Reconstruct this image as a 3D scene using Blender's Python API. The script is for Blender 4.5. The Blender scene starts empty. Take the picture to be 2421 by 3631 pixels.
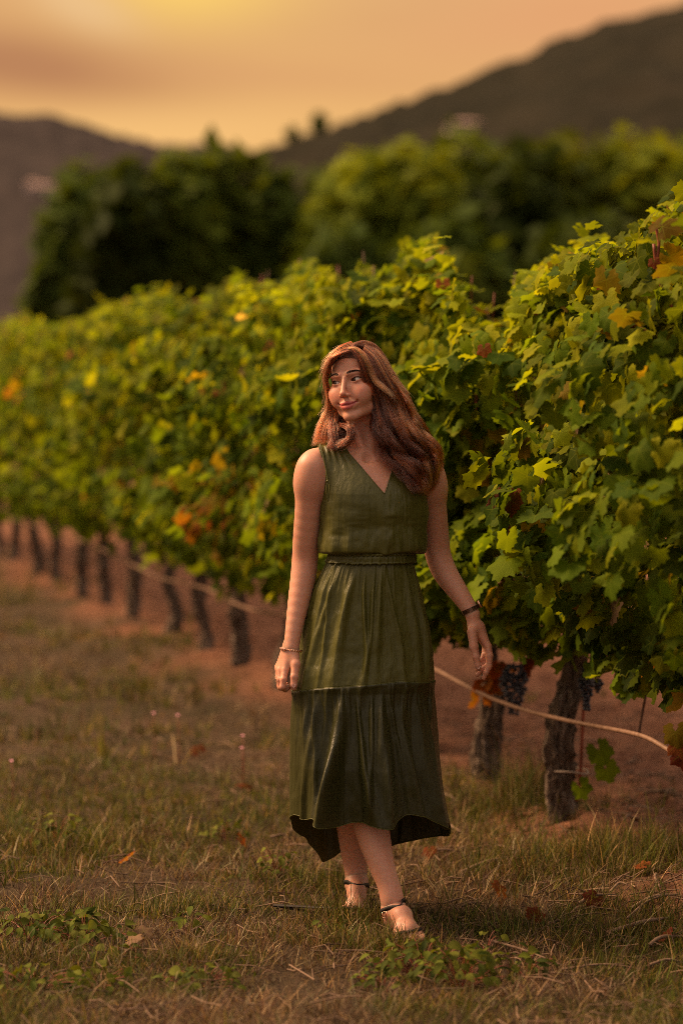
import bpy, math, random
import numpy as np
from mathutils import Matrix, Vector, Euler

random.seed(7)
rng = np.random.default_rng(7)
scene = bpy.context.scene
COL = scene.collection
R = math.radians

# ------------------------------------------------------------------ camera
PITCH = R(3.05)
CAMH = 1.58
cam_d = bpy.data.cameras.new('camera')
cam_d.lens = 85.0
cam_d.sensor_width = 36.0
cam_d.clip_start = 0.1
cam_d.clip_end = 9000.0
cam_d.dof.use_dof = True
cam_d.dof.focus_distance = 7.05
cam_d.dof.aperture_fstop = 1.6
cam = bpy.data.objects.new('camera', cam_d)
COL.objects.link(cam)
cam.location = (0, 0, CAMH)
cam.rotation_euler = (R(90) - PITCH, 0, 0)
scene.camera = cam

# ------------------------------------------------------------------ world: dusk sky
SUN_AZ = R(-72)      # measured from +Y (view direction), negative = to the left
SUN_EL = R(43)
world = bpy.data.worlds.new('World')
scene.world = world
world.use_nodes = True
wt = world.node_tree
for n in list(wt.nodes):
    wt.nodes.remove(n)


class NT:
    """small helper to write node graphs"""
    def __init__(self, tree):
        self.t = tree

    def n(self, typ, **kw):
        nd = self.t.nodes.new(typ)
        for k, v in kw.items():
            setattr(nd, k, v)
        return nd

    def _set(self, sock, v):
        if isinstance(v, bpy.types.NodeSocket):
            self.t.links.new(v, sock)
        elif v is not None:
            if hasattr(sock, 'default_value'):
                try:
                    sock.default_value = v
                except Exception:
                    if len(v) == 3:
                        sock.default_value = (*v, 1.0)

    def math(self, op, a, b=None, c=None, clamp=False):
        m = self.n('ShaderNodeMath', operation=op)
        m.use_clamp = clamp
        self._set(m.inputs[0], a)
        if b is not None:
            self._set(m.inputs[1], b)
        if c is not None:
            self._set(m.inputs[2], c)
        return m.outputs[0]

    def mix(self, f, a, b, blend='MIX'):
        m = self.n('ShaderNodeMix', data_type='RGBA', blend_type=blend)
        self._set(m.inputs[0], f)
        self._set(m.inputs[6], (*a, 1.0) if isinstance(a, tuple) and len(a) == 3 else a)
        self._set(m.inputs[7], (*b, 1.0) if isinstance(b, tuple) and len(b) == 3 else b)
        return m.outputs[2]

    def noise(self, vec, scale, detail=4.0, rough=0.55, dist=0.0):
        m = self.n('ShaderNodeTexNoise')
        if vec is not None:
            self._set(m.inputs['Vector'], vec)
        m.inputs['Scale'].default_value = scale
        m.inputs['Detail'].default_value = detail
        m.inputs['Roughness'].default_value = rough
        m.inputs['Distortion'].default_value = dist
        return m.outputs[0]

    def ramp(self, f, stops):
        m = self.n('ShaderNodeValToRGB')
        self._set(m.inputs[0], f)
        els = m.color_ramp.elements
        while len(els) < len(stops):
            els.new(0.5)
        for e, (p, c) in zip(els, stops):
            e.position = p
            e.color = (*c, 1.0) if len(c) == 3 else c
        return m.outputs[0]

    def smooth(self, v, lo, hi):
        m = self.n('ShaderNodeMapRange', interpolation_type='SMOOTHSTEP')
        self._set(m.inputs[0], v)
        m.inputs[1].default_value = lo
        m.inputs[2].default_value = hi
        return m.outputs[0]

    def mapping(self, vec, scale=(1, 1, 1), loc=(0, 0, 0), rot=(0, 0, 0)):
        m = self.n('ShaderNodeMapping')
        self._set(m.inputs['Vector'], vec)
        m.inputs['Scale'].default_value = scale
        m.inputs['Location'].default_value = loc
        m.inputs['Rotation'].default_value = rot
        return m.outputs[0]


W_ = NT(wt)
tc = W_.n('ShaderNodeTexCoord')
sep = W_.n('ShaderNodeSeparateXYZ')
wt.links.new(tc.outputs['Generated'], sep.inputs[0])
az = W_.math('ARCTAN2', sep.outputs[0], sep.outputs[1])
el = W_.math('ARCSINE', sep.outputs[2])
sky = W_.n('ShaderNodeTexSky', sky_type='NISHITA')
sky.sun_disc = False
sky.sun_elevation = SUN_EL
sky.sun_rotation = SUN_AZ
sky.dust_density = 2.0
sky.air_density = 1.5
# low warm cloud sheet, brightest round the sun's side, greyer overhead and to the east
glow = W_.math('MULTIPLY_ADD', W_.math('COSINE', W_.math('ADD', az, R(25))), 0.5, 0.5)
low = W_.math('POWER', 2.718, W_.math('MULTIPLY', W_.math('MAXIMUM', el, 0.0), -1.3))
warm = W_.math('MULTIPLY', W_.math('POWER', glow, 0.8), low, clamp=True)
base = W_.ramp(warm, [(0.0, (0.36, 0.285, 0.24)), (0.45, (0.45, 0.31, 0.20)), (0.92, (0.68, 0.33, 0.085))])
# soft cloud shapes: bands that thin out with height
cv = W_.n('ShaderNodeCombineXYZ')
wt.links.new(az, cv.inputs[0])
wt.links.new(el, cv.inputs[1])
nz = W_.noise(W_.mapping(cv.outputs[0], scale=(5.0, 17.0, 1), rot=(0, 0, R(-9)), loc=(2.6, 0.4, 0)), 1.0, 3.0, 0.5, 0.25)
base = W_.mix(W_.math('MULTIPLY', W_.smooth(nz, 0.48, 0.72), 0.35), base, W_.mix(1.0, base, (1.15, 1.22, 1.15), 'MULTIPLY'))
base = W_.mix(W_.math('MULTIPLY', W_.smooth(nz, 0.50, 0.28), 0.35), base, W_.mix(1.0, base, (0.85, 0.74, 0.70), 'MULTIPLY'))


def lobe(a0, e0, sa, se, tilt=0.0):
    """soft elliptical patch of cloud in azimuth / elevation"""
    da = W_.math('SUBTRACT', az, a0)
    de = W_.math('SUBTRACT', W_.math('SUBTRACT', el, e0), W_.math('MULTIPLY', da, tilt))
    wob = W_.math('MULTIPLY', W_.math('SUBTRACT', nz, 0.5), 0.6)
    q = W_.math('ADD', W_.math('POWER', W_.math('DIVIDE', da, sa), 2.0), W_.math('POWER', W_.math('DIVIDE', de, se), 2.0))
    return W_.math('POWER', 2.718, W_.math('MULTIPLY', W_.math('ADD', q, wob), -1.0), clamp=True)


base = W_.mix(W_.math('MULTIPLY', lobe(-0.075, 0.103, 0.095, 0.017, 0.0), 0.85), base, (0.80, 0.455, 0.15))
base = W_.mix(W_.math('MULTIPLY', lobe(-0.135, 0.130, 0.075, 0.0150, -0.10), 1.0), base, (0.40, 0.165, 0.06))
base = W_.mix(W_.math('MULTIPLY', lobe(-0.03, 0.125, 0.06, 0.007, -0.06), 0.5), base, (0.57, 0.27, 0.10))
base = W_.mix(W_.math('MULTIPLY', lobe(-0.062, 0.160, 0.042, 0.016, 0.0), 0.85), base, (0.80, 0.50, 0.10))
base = W_.mix(W_.math('MULTIPLY', lobe(-0.105, 0.152, 0.022, 0.010, -0.3), 0.5), base, (0.72, 0.47, 0.24))
base = W_.mix(W_.math('MULTIPLY', lobe(0.10, 0.150, 0.07, 0.022, 0.15), 0.6), base, (0.66, 0.28, 0.115))
# an overcast dome is brighter overhead than at the horizon
base = W_.mix(1.0, base, W_.math('MULTIPLY_ADD', W_.math('MAXIMUM', W_.math('SUBTRACT', sep.outputs[2], 0.15), 0.0), 2.4, 1.0), 'MULTIPLY')
bg1 = W_.n('ShaderNodeBackground')
bg1.inputs[1].default_value = 0.05
wt.links.new(sky.outputs[0], bg1.inputs[0])
bg2 = W_.n('ShaderNodeBackground')
bg2.inputs[1].default_value = 0.61
wt.links.new(base, bg2.inputs[0])
addw = W_.n('ShaderNodeMixShader')            # the clouds cover most of the clear sky
addw.inputs[0].default_value = 0.93
wt.links.new(bg1.outputs[0], addw.inputs[1])
wt.links.new(bg2.outputs[0], addw.inputs[2])
wo = W_.n('ShaderNodeOutputWorld')
wt.links.new(addw.outputs[0], wo.inputs[0])

# ------------------------------------------------------------------ sun
sun_d = bpy.data.lights.new('sun', 'SUN')
sun_d.energy = 3.7
sun_d.angle = R(26)
sun_d.color = (1.0, 0.64, 0.36)
sun = bpy.data.objects.new('sun', sun_d)
COL.objects.link(sun)
sdir = Vector((math.sin(SUN_AZ) * math.cos(SUN_EL), math.cos(SUN_AZ) * math.cos(SUN_EL), math.sin(SUN_EL)))
sun.rotation_euler = sdir.to_track_quat('Z', 'Y').to_euler()

# ------------------------------------------------------------------ exposure, render
vs = scene.view_settings
vs.view_transform = 'Standard'
vs.look = 'None'
vs.exposure = 1.05
vs.gamma = 1.0
vs.use_curve_mapping = False
scene.render.engine = 'CYCLES'
cy = scene.cycles
cy.use_denoising = False        # the fine grain is kept, as in the photograph
cy.filter_width = 0.85
cy.max_bounces = 7
cy.diffuse_bounces = 3
cy.glossy_bounces = 2
cy.transmission_bounces = 4
cy.transparent_max_bounces = 8
cy.volume_bounces = 0
cy.sample_clamp_indirect = 6.0
cy.caustics_reflective = False
cy.caustics_refractive = False

# ------------------------------------------------------------------ helpers
F_S = 85.0 / 36.0 * 3631.0
ca_, sa_ = math.cos(PITCH), math.sin(PITCH)


def W(sx, sy, Y):
    """world point at depth Y seen at photograph pixel (sx, sy)"""
    u = (sx - 1210.5) / F_S
    v = (1815.5 - sy) / F_S
    d = np.array([u, ca_ + v * sa_, -sa_ + v * ca_])
    k = Y / d[1]
    return np.array([d[0] * k, Y, CAMH + d[2] * k])


def WD(dx, dy, Y):
    return W(dx / 0.64767, dy / 0.64767, Y)


def props(o, label=None, cat=None, group=None, kind=None):
    if label:
        o['label'] = label
    if cat:
        o['category'] = cat
    if group:
        o['group'] = group
    if kind:
        o['kind'] = kind
    return o


def empty(name, loc, label, cat, group=None):
    o = bpy.data.objects.new(name, None)
    o.empty_display_size = 0.05
    COL.objects.link(o)
    o.location = loc
    return props(o, label, cat, group)


def mesh_np(name, verts, faces, mats=(), smooth=True, tint=None, uv=None):
    """mesh from numpy arrays; faces: (n,3) or (n,4) array or list of such arrays"""
    me = bpy.data.meshes.new(name)
    if not isinstance(faces, (list, tuple)):
        faces = [faces]
    faces = [np.asarray(f, dtype=np.int32) for f in faces if len(f)]
    verts = np.asarray(verts, dtype=np.float32)
    me.vertices.add(len(verts))
    me.vertices.foreach_set('co', verts.ravel())
    loops = np.concatenate([f.ravel() for f in faces])
    sizes = np.concatenate([np.full(len(f), f.shape[1], dtype=np.int32) for f in faces])
    starts = np.concatenate([[0], np.cumsum(sizes)[:-1]]).astype(np.int32)
    me.loops.add(len(loops))
    me.loops.foreach_set('vertex_index', loops)
    me.polygons.add(len(sizes))
    me.polygons.foreach_set('loop_start', starts)
    me.polygons.foreach_set('loop_total', sizes)
    me.polygons.foreach_set('use_smooth', np.full(len(sizes), smooth, dtype=bool))
    for m in mats:
        me.materials.append(m)
    if tint is not None:
        a = me.attributes.new('tint', 'FLOAT_COLOR', 'POINT')
        t = np.ones((len(verts), 4), dtype=np.float32)
        t[:, :3] = np.asarray(tint, dtype=np.float32)[..., :3]
        a.data.foreach_set('color', t.ravel())
    if uv is not None:
        a = me.attributes.new('leafuv', 'FLOAT_VECTOR', 'POINT')
        t = np.zeros((len(verts), 3), dtype=np.float32)
        t[:, :2] = uv
        a.data.foreach_set('vector', t.ravel())
    me.update(calc_edges=True)
    me.validate()
    return me


def obj(name, me, parent=None, loc=None):
    o = bpy.data.objects.new(name, me)
    COL.objects.link(o)
    if parent is not None:
        o.parent = parent
    if loc is not None:
        o.location = loc
    return o


def catmull(pts, n):
    P = np.asarray(pts, dtype=float)
    if len(P) == 2:
        t = np.linspace(0, 1, n)[:, None]
        return P[0] * (1 - t) + P[1] * t
    P = np.vstack([2 * P[0] - P[1], P, 2 * P[-1] - P[-2]])
    m = len(P) - 3
    ts = np.linspace(0, m - 1e-9, n)
    i = ts.astype(int)
    t = (ts - i)[:, None]
    p0, p1, p2, p3 = P[i], P[i + 1], P[i + 2], P[i + 3]
    return 0.5 * (2 * p1 + (p2 - p0) * t + (2 * p0 - 5 * p1 + 4 * p2 - p3) * t * t + (3 * p1 - p0 - 3 * p2 + p3) * t ** 3)


def frames(path):
    T = np.gradient(path, axis=0)
    T /= np.linalg.norm(T, axis=1)[:, None] + 1e-12
    ref = np.array([0.31, 0.17, 0.93]) if abs(T[0][2]) < 0.9 else np.array([0.95, 0.2, 0.1])
    A = np.cross(T[0], ref)
    A /= np.linalg.norm(A)
    As = [A]
    for k in range(1, len(T)):
        A = A - T[k] * np.dot(A, T[k])
        A = A / (np.linalg.norm(A) + 1e-12)
        As.append(A)
    As = np.array(As)
    return T, As, np.cross(T, As)


def tube_np(path, rad, seg=8, cap=True, rfun=None):
    path = np.asarray(path, dtype=float)
    n = len(path)
    rad = np.full(n, rad) if np.isscalar(rad) else np.asarray(rad)
    T, A, B = frames(path)
    th = np.linspace(0, 2 * np.pi, seg, endpoint=False)
    rr = rad[:, None] * np.ones((n, seg))
    if rfun is not None:
        rr = rr * rfun(np.linspace(0, 1, n)[:, None], th[None, :])
    V = path[:, None, :] + rr[..., None] * (np.cos(th)[None, :, None] * A[:, None, :] + np.sin(th)[None, :, None] * B[:, None, :])
    V = V.reshape(-1, 3)
    i = np.arange(n - 1)[:, None]
    j = np.arange(seg)[None, :]
    j2 = (j + 1) % seg
    q = np.stack([i * seg + j, i * seg + j2, (i + 1) * seg + j2, (i + 1) * seg + j], -1).reshape(-1, 4)
    fs = [q]
    if cap:
        V = np.vstack([V, path[0], path[-1]])
        c0, c1 = n * seg, n * seg + 1
        jj = np.arange(seg)
        k2 = (jj + 1) % seg
        fs.append(np.stack([np.full(seg, c0), k2, jj], -1))
        fs.append(np.stack([np.full(seg, c1), (n - 1) * seg + jj, (n - 1) * seg + k2], -1))
    return V, fs


class Bag:
    """collects pieces of one mesh"""
    def __init__(self):
        self.v, self.q, self.t, self.c, self.n = [], [], [], [], 0

    def add(self, V, fs, col=None):
        if not isinstance(fs, (list, tuple)):
            fs = [fs]
        for f in fs:
            f = np.asarray(f)
            (self.q if f.shape[1] == 4 else self.t).append(f + self.n)
        self.v.append(np.asarray(V))
        if col is not None:
            c = np.asarray(col, dtype=float)
            self.c.append(np.broadcast_to(c, (len(V), 3)) if c.ndim == 1 else c)
        self.n += len(V)

    def mesh(self, name, mats=(), smooth=True):
        fs = []
        if self.q:
            fs.append(np.concatenate(self.q))
        if self.t:
            fs.append(np.concatenate(self.t))
        return mesh_np(name, np.concatenate(self.v), fs, mats, smooth, np.concatenate(self.c) if self.c else None)


def grid_faces(nu, nv, closed_u=False):
    iu = np.arange(nu if closed_u else nu - 1)
    iv = np.arange(nv - 1)
    U, V = np.meshgrid(iu, iv, indexing='ij')
    U2 = (U + 1) % nu
    return np.stack([U * nv + V, U2 * nv + V, U2 * nv + V + 1, U * nv + V + 1], -1).reshape(-1, 4)


def vnoise(P, seed=0):
    """value noise on an (n,2) or (n,3) array, 0..1"""
    P = np.asarray(P, dtype=float)
    i = np.floor(P).astype(np.int64)
    f = P - i
    f = f * f * (3 - 2 * f)
    d = P.shape[1]
    out = np.zeros(len(P))
    for c in range(2 ** d):
        w = np.ones(len(P))
        h = np.full(len(P), seed * 374761393 + 977, dtype=np.int64)
        for k in range(d):
            b = (c >> k) & 1
            w *= f[:, k] if b else 1 - f[:, k]
            h = (h ^ ((i[:, k] + b) * (668265263, 2246822519, 3266489917)[k])) * 1274126177 & 0x7fffffff
            h = h ^ (h >> 13)
        out += w * ((h & 0xffff) / 65535.0)
    return out


def fbm(P, oct=4, seed=0, gain=0.5):
    P = np.asarray(P, dtype=float)
    s, a, t = 0, 1.0, 0
    for k in range(oct):
        s = s + a * vnoise(P * 2 ** k + 17.3 * k, seed + k)
        t += a
        a *= gain
    return s / t


def sstep(x, a, b):
    t = np.clip((np.asarray(x, dtype=float) - a) / (b - a), 0, 1)
    return t * t * (3 - 2 * t)


# ------------------------------------------------------------------ materials
def newmat(name):
    m = bpy.data.materials.new(name)
    m.use_nodes = True
    t = m.node_tree
    for n in list(t.nodes):
        t.nodes.remove(n)
    N = NT(t)
    out = N.n('ShaderNodeOutputMaterial')
    return m, N, out


def principled(N, color, rough=0.6, spec=0.4, metal=0.0, bump=None, bstr=0.3, bdist=0.01):
    p = N.n('ShaderNodeBsdfPrincipled')
    N._set(p.inputs['Base Color'], (*color, 1.0) if isinstance(color, tuple) and len(color) == 3 else color)
    N._set(p.inputs['Roughness'], rough)
    p.inputs['Specular IOR Level'].default_value = spec
    p.inputs['Metallic'].default_value = metal
    if bump is not None:
        b = N.n('ShaderNodeBump')
        b.inputs['Strength'].default_value = bstr
        b.inputs['Distance'].default_value = bdist
        N.t.links.new(bump, b.inputs['Height'])
        N.t.links.new(b.outputs[0], p.inputs['Normal'])
    return p


def simple_mat(name, c1, c2, scale, rough=0.7, spec=0.3, metal=0.0, bstr=0.3, bdist=0.005, coord='Object', stretch=(1, 1, 1)):
    m, N, out = newmat(name)
    tcn = N.n('ShaderNodeTexCoord')
    v = N.mapping(tcn.outputs[coord], scale=stretch)
    f = N.noise(v, scale, 5.0, 0.6)
    c = N.mix(N.smooth(f, 0.35, 0.68), c1, c2)
    p = principled(N, c, rough, spec, metal, f, bstr, bdist)
    N.t.links.new(p.outputs[0], out.inputs[0])
    return m


def tint_mat(name, rough=0.6, spec=0.3, transl=0.3, tgain=(1.3, 1.25, 0.6), veins=False, var=0.35, nscale=30.0):
    m, N, out = newmat(name)
    at = N.n('ShaderNodeAttribute', attribute_name='tint')
    oi = N.n('ShaderNodeObjectInfo')
    tcn = N.n('ShaderNodeTexCoord')
    f = N.noise(tcn.outputs['Object'], nscale, 3.0, 0.6)
    k = N.math('MULTIPLY_ADD', N.math('SUBTRACT', f, 0.5), var * 2, 1.0)
    k = N.math('MULTIPLY', k, N.math('MULTIPLY_ADD', oi.outputs['Random'], 0.8, 0.6))
    col = N.mix(1.0, at.outputs['Color'], k, 'MULTIPLY')
    # noise colour must be grey: feed the value through a combine
    bump = f
    if veins:
        uv = N.n('ShaderNodeAttribute', attribute_name='leafuv')
        s = N.n('ShaderNodeSeparateXYZ')
        N.t.links.new(uv.outputs['Vector'], s.inputs[0])
        x, y = s.outputs[0], s.outputs[1]
        ang = N.math('ABSOLUTE', N.math('ARCTAN2', x, y))
        r = N.math('SQRT', N.math('ADD', N.math('MULTIPLY', x, x), N.math('MULTIPLY', y, y)))
        dv = N.math('PINGPONG', ang, R(29.5))
        dist = N.math('MULTIPLY', r, N.math('SINE', dv))
        wv = N.math('MULTIPLY_ADD', r, -0.022, 0.032)
        vein = N.smooth(N.math('DIVIDE', dist, wv), 1.0, 0.45)
        # side veins: chevrons along each main vein
        sv = N.math('PINGPONG', N.math('ADD', N.math('MULTIPLY', r, 1.0), N.math('MULTIPLY', dist, -0.9)), 0.085)
        side = N.math('MULTIPLY', N.smooth(sv, 0.018, 0.004), 0.35)
        vm = N.math('MAXIMUM', N.math('MULTIPLY', vein, 0.8), side)
        vm = N.math('MULTIPLY', vm, N.smooth(r, 1.0, 0.55))
        col = N.mix(N.math('MULTIPLY', vm, 0.42), col, (0.22, 0.25, 0.02))
        # pale dusty underside
        g = N.n('ShaderNodeNewGeometry')
        col = N.mix(N.math('MULTIPLY', g.outputs['Backfacing'], 0.18), col, (0.15, 0.18, 0.03))
        bump = N.math('SUBTRACT', f, N.math('MULTIPLY', vm, 0.9))
    p = principled(N, col, rough, spec, 0.0, bump, 0.35, 0.006)
    tr = N.n('ShaderNodeBsdfTranslucent')
    N.t.links.new(N.mix(1.0, col, tgain, 'MULTIPLY'), tr.inputs[0])
    mx = N.n('ShaderNodeMixShader')
    mx.inputs[0].default_value = transl
    N.t.links.new(p.outputs[0], mx.inputs[1])
    N.t.links.new(tr.outputs[0], mx.inputs[2])
    N.t.links.new(mx.outputs[0], out.inputs[0])
    return m


M_vine = tint_mat('vine_leaf', 0.6, 0.05, 0.50, (1.85, 1.7, 0.35), True, 0.3, 18.0)
M_tree = tint_mat('tree_leaf', 0.7, 0.08, 0.35, (1.6, 1.4, 0.4), False, 0.2, 2.0)
M_grass = tint_mat('grass_blade', 0.6, 0.15, 0.3, (1.2, 1.1, 0.7), False, 0.2, 8.0)
M_weed = tint_mat('weed_leaf', 0.6, 0.08, 0.3, (1.4, 1.3, 0.5), False, 0.3, 40.0)


def bark_mat():
    m, N, out = newmat('vine_bark')
    tcn = N.n('ShaderNodeTexCoord')
    v = N.mapping(tcn.outputs['Object'], scale=(1, 1, 0.14))
    f = N.noise(v, 70.0, 6.0, 0.7, 0.6)
    g = N.noise(tcn.outputs['Object'], 9.0, 4.0, 0.6)
    c = N.ramp(f, [(0.30, (0.030, 0.021, 0.016)), (0.48, (0.15, 0.108, 0.082)), (0.66, (0.36, 0.28, 0.225))])
    c = N.mix(N.math('MULTIPLY', N.smooth(g, 0.45, 0.7), 0.5), c, (0.13, 0.085, 0.055))
    p = principled(N, c, 0.9, 0.12, 0.0, f, 1.0, 0.03)
    N.t.links.new(p.outputs[0], out.inputs[0])
    return m


M_bark = bark_mat()
M_cane = simple_mat('cane_bark', (0.16, 0.075, 0.035), (0.075, 0.03, 0.02), 40, 0.55, 0.35, stretch=(1, 1, 0.3))
M_redcane = simple_mat('young_cane', (0.26, 0.06, 0.03), (0.13, 0.035, 0.02), 40, 0.5, 0.35)
M_hose = simple_mat('drip_hose_plastic', (0.22, 0.125, 0.082), (0.14, 0.072, 0.045), 60, 0.5, 0.45, bstr=0.15)
M_twig = simple_mat('dry_twig', (0.22, 0.145, 0.10), (0.10, 0.06, 0.042), 50, 0.8, 0.2)
M_string = simple_mat('tie_string', (0.42, 0.34, 0.28), (0.30, 0.22, 0.17), 300, 0.8, 0.2)
M_trunk = simple_mat('tree_bark', (0.07, 0.05, 0.035), (0.03, 0.022, 0.017), 12, 0.9, 0.2)
# ================================================================== SETTING
ROW0 = np.array([0.768, 8.43])
RD = np.array([-0.279, 0.9603])          # direction of the vine row (away)
RN = np.array([-0.9603, -0.279])         # towards the grass aisle (left)


def row_lat(x, y):
    """signed distance from the vine row, + towards the aisle"""
    return (np.asarray(x) - ROW0[0]) * RN[0] + (np.asarray(y) - ROW0[1]) * RN[1]


def row_pt(Y):
    s = (Y - ROW0[1]) / RD[1]
    return ROW0 + RD * s


def ground_z(x, y):
    x = np.asarray(x, dtype=float)
    y = np.asarray(y, dtype=float)
    P = np.stack([x.ravel(), y.ravel()], 1)
    lat = row_lat(x, y).ravel()
    near = sstep(60 - P[:, 1], 0, 25)
    z = (fbm(P * 1.1, 3, 5) - 0.5) * 0.09 * near
    soil = soil_mask(P[:, 0], P[:, 1])
    z += near * soil * ((fbm(P * 8.0, 3, 9) - 0.5) * 0.13 + (fbm(P * np.array([2.2, 4.0]), 2, 19) - 0.5) * 0.09)
    z += (1 - soil) * near * (fbm(P * 6.0, 2, 3) - 0.5) * 0.035
    z += 0.05 * np.exp(-(lat / 0.35) ** 2) * near
    far = np.clip(P[:, 1] - 34, 0, None)
    z += 0.030 * np.where(far < 600, far, 600) * sstep(far, 0, 40)
    # keep the spot where she stands level
    z *= 1 - 0.9 * np.exp(-(((P[:, 0] - 0.1) / 0.5) ** 2 + ((P[:, 1] - 6.9) / 0.5) ** 2))
    return z.reshape(x.shape)


def soil_mask(x, y):
    P = np.stack([np.ravel(x), np.ravel(y)], 1)
    lat = row_lat(P[:, 0], P[:, 1])
    edge = (fbm(P * 1.6, 3, 31) - 0.5) * 0.9
    s = sstep(-lat + edge, -0.42, 0.12)
    return s


xs = np.concatenate([-np.geomspace(2600, 9, 22), np.arange(-8, -3.2, 0.25), np.arange(-3.2, 4.0, 0.045), np.arange(4.0, 9, 0.25), np.geomspace(9.3, 2600, 22)])
ys = np.concatenate([np.linspace(-60, 3, 14), np.arange(3.5, 5.4, 0.2), np.arange(5.4, 16, 0.045), np.arange(16, 30, 0.15), np.geomspace(30.3, 3500, 40)])
GX, GY = np.meshgrid(xs, ys, indexing='ij')
GZ = ground_z(GX, GY)
gv = np.stack([GX, GY, GZ], -1).reshape(-1, 3)
sm = soil_mask(gv[:, 0], gv[:, 1])
gt = np.zeros((len(gv), 3))
gt[:, 0] = sm


def ground_mat():
    m, N, out = newmat('vineyard_ground')
    at = N.n('ShaderNodeAttribute', attribute_name='tint')
    s = N.n('ShaderNodeSeparateColor')
    N.t.links.new(at.outputs['Color'], s.inputs[0])
    tcn = N.n('ShaderNodeTexCoord')
    v = tcn.outputs['Object']
    f = N.noise(v, 9.0, 8.0, 0.65)
    g = N.noise(v, 45.0, 5.0, 0.7)
    soil = N.ramp(f, [(0.25, (0.10, 0.044, 0.026)), (0.5, (0.215, 0.097, 0.055)), (0.75, (0.31, 0.15, 0.088))])
    soil = N.mix(N.smooth(g, 0.4, 0.75), soil, (0.13, 0.058, 0.036))
    turf = N.ramp(N.noise(v, 2.2, 6.0, 0.6), [(0.3, (0.045, 0.036, 0.016)), (0.55, (0.085, 0.055, 0.032)), (0.75, (0.12, 0.075, 0.046))])
    turf = N.mix(N.smooth(g, 0.45, 0.7), turf, (0.035, 0.022, 0.014))
    c = N.mix(s.outputs[0], turf, soil)
    hgt = N.math('ADD', f, N.math('MULTIPLY', g, 0.5))
    p = principled(N, c, 0.92, 0.12, 0.0, hgt, 0.9, 0.05)
    N.t.links.new(p.outputs[0], out.inputs[0])
    return m


M_ground = ground_mat()
me = mesh_np('ground', gv, grid_faces(len(xs), len(ys)), [M_ground], True, gt)
props(obj('ground', me), 'dry grass aisle and bare brown soil under the vines', 'ground', kind='structure')


# ---- hills
def hill_mat(name, c1, c2, c3):
    m, N, out = newmat(name)
    tcn = N.n('ShaderNodeTexCoord')
    f = N.noise(tcn.outputs['Object'], 0.02, 8.0, 0.65)
    g = N.noise(tcn.outputs['Object'], 0.12, 5.0, 0.7)
    c = N.ramp(f, [(0.3, c1), (0.5, c2), (0.72, c3)])
    c = N.mix(N.math('MULTIPLY', N.smooth(g, 0.42, 0.62), 0.6), c, c1)
    p = principled(N, c, 0.95, 0.05, 0.0, g, 0.5, 2.0)
    N.t.links.new(p.outputs[0], out.inputs[0])
    return m


def hill(name, ridge, Yr, depth, label, mat, seed, base_px=760, bump=5.0):
    """ridge: list of photo pixels (display scale 1568); slope falls towards the camera"""
    rx = np.array([p[0] for p in ridge], float)
    ry = np.array([p[1] for p in ridge], float)
    px = np.linspace(rx[0], rx[-1], 420)
    py = np.interp(px, rx, ry)
    k = np.ones(9) / 9
    py = np.convolve(np.pad(py, 4, mode='edge'), k, mode='valid')
    tr_ = np.tan(np.arctan((1176 - py) / 5553) - PITCH)       # slope of the sight line that grazes the ridge
    nt = 90
    t = np.linspace(0, 1.35, nt)
    V = np.zeros((len(px), nt, 3))
    tb_ = 0.022
    for j, tj in enumerate(t):
        y = Yr - depth * (1 - tj) if tj <= 1 else Yr + depth * (tj - 1)
        g = tb_ + (tr_ - tb_) * math.sin(min(tj, 1.0) * math.pi / 2) ** 0.9
        V[:, j, 0] = (px - 784) / 5553 * y
        V[:, j, 1] = y
        V[:, j, 2] = CAMH + y * g if tj <= 1 else CAMH + Yr * g - (tj - 1) * depth * 0.25
    fl = V.reshape(-1, 3)
    body_ = np.tile(np.sin(np.clip(t, 0, 1) * math.pi), len(px))
    fl[:, 2] += (fbm(fl[:, :2] / 60.0, 3, seed) - 0.5) * 7 * body_
    fl[:, 2] += (vnoise(fl[:, :2] / 4.5, seed + 3) ** 2) * bump * 0.55 + (fbm(fl[:, :2] / 14.0, 2, seed + 5) - 0.5) * bump * 0.5
    me = mesh_np(name, fl, grid_faces(len(px), nt), [mat], True)
    return props(obj(name, me), label, 'hill', kind='structure')


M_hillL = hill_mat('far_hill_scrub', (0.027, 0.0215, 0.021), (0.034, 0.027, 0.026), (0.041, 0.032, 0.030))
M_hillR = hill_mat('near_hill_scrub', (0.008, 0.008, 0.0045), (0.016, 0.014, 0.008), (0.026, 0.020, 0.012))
hill('hill', [(-1500, 330), (-800, 200), (-300, 225), (0, 265), (100, 272), (200, 298), (300, 325), (400, 345), (480, 338), (560, 350), (640, 362), (760, 390), (900, 420), (1300, 470), (1700, 520)],
     1100, 620, 'far wooded hill sloping down from the left behind the trees', M_hillL, 11, bump=6.0)
hill('hill', [(330, 500), (480, 420), (560, 366), (640, 347), (700, 326), (780, 292), (880, 262), (960, 234), (1060, 196), (1112, 172), (1180, 146), (1300, 96), (1400, 66), (1500, 40), (1568, 22), (1800, -40), (2300, -110), (3000, -60), (4000, 100)],
     620, 400, 'dark wooded hill rising up to the right edge', M_hillR, 23, bump=4.5)


# ---- far houses on the hills
M_wallp = simple_mat('house_render', (0.52, 0.42, 0.40), (0.46, 0.37, 0.35), 0.8, 0.9, 0.1)
M_roof = simple_mat('roof_clay', (0.36, 0.25, 0.21), (0.30, 0.20, 0.165), 1.5, 0.9, 0.1)
M_win = simple_mat('window_dark', (0.03, 0.03, 0.035), (0.02, 0.02, 0.025), 2, 0.25, 0.5)


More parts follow.
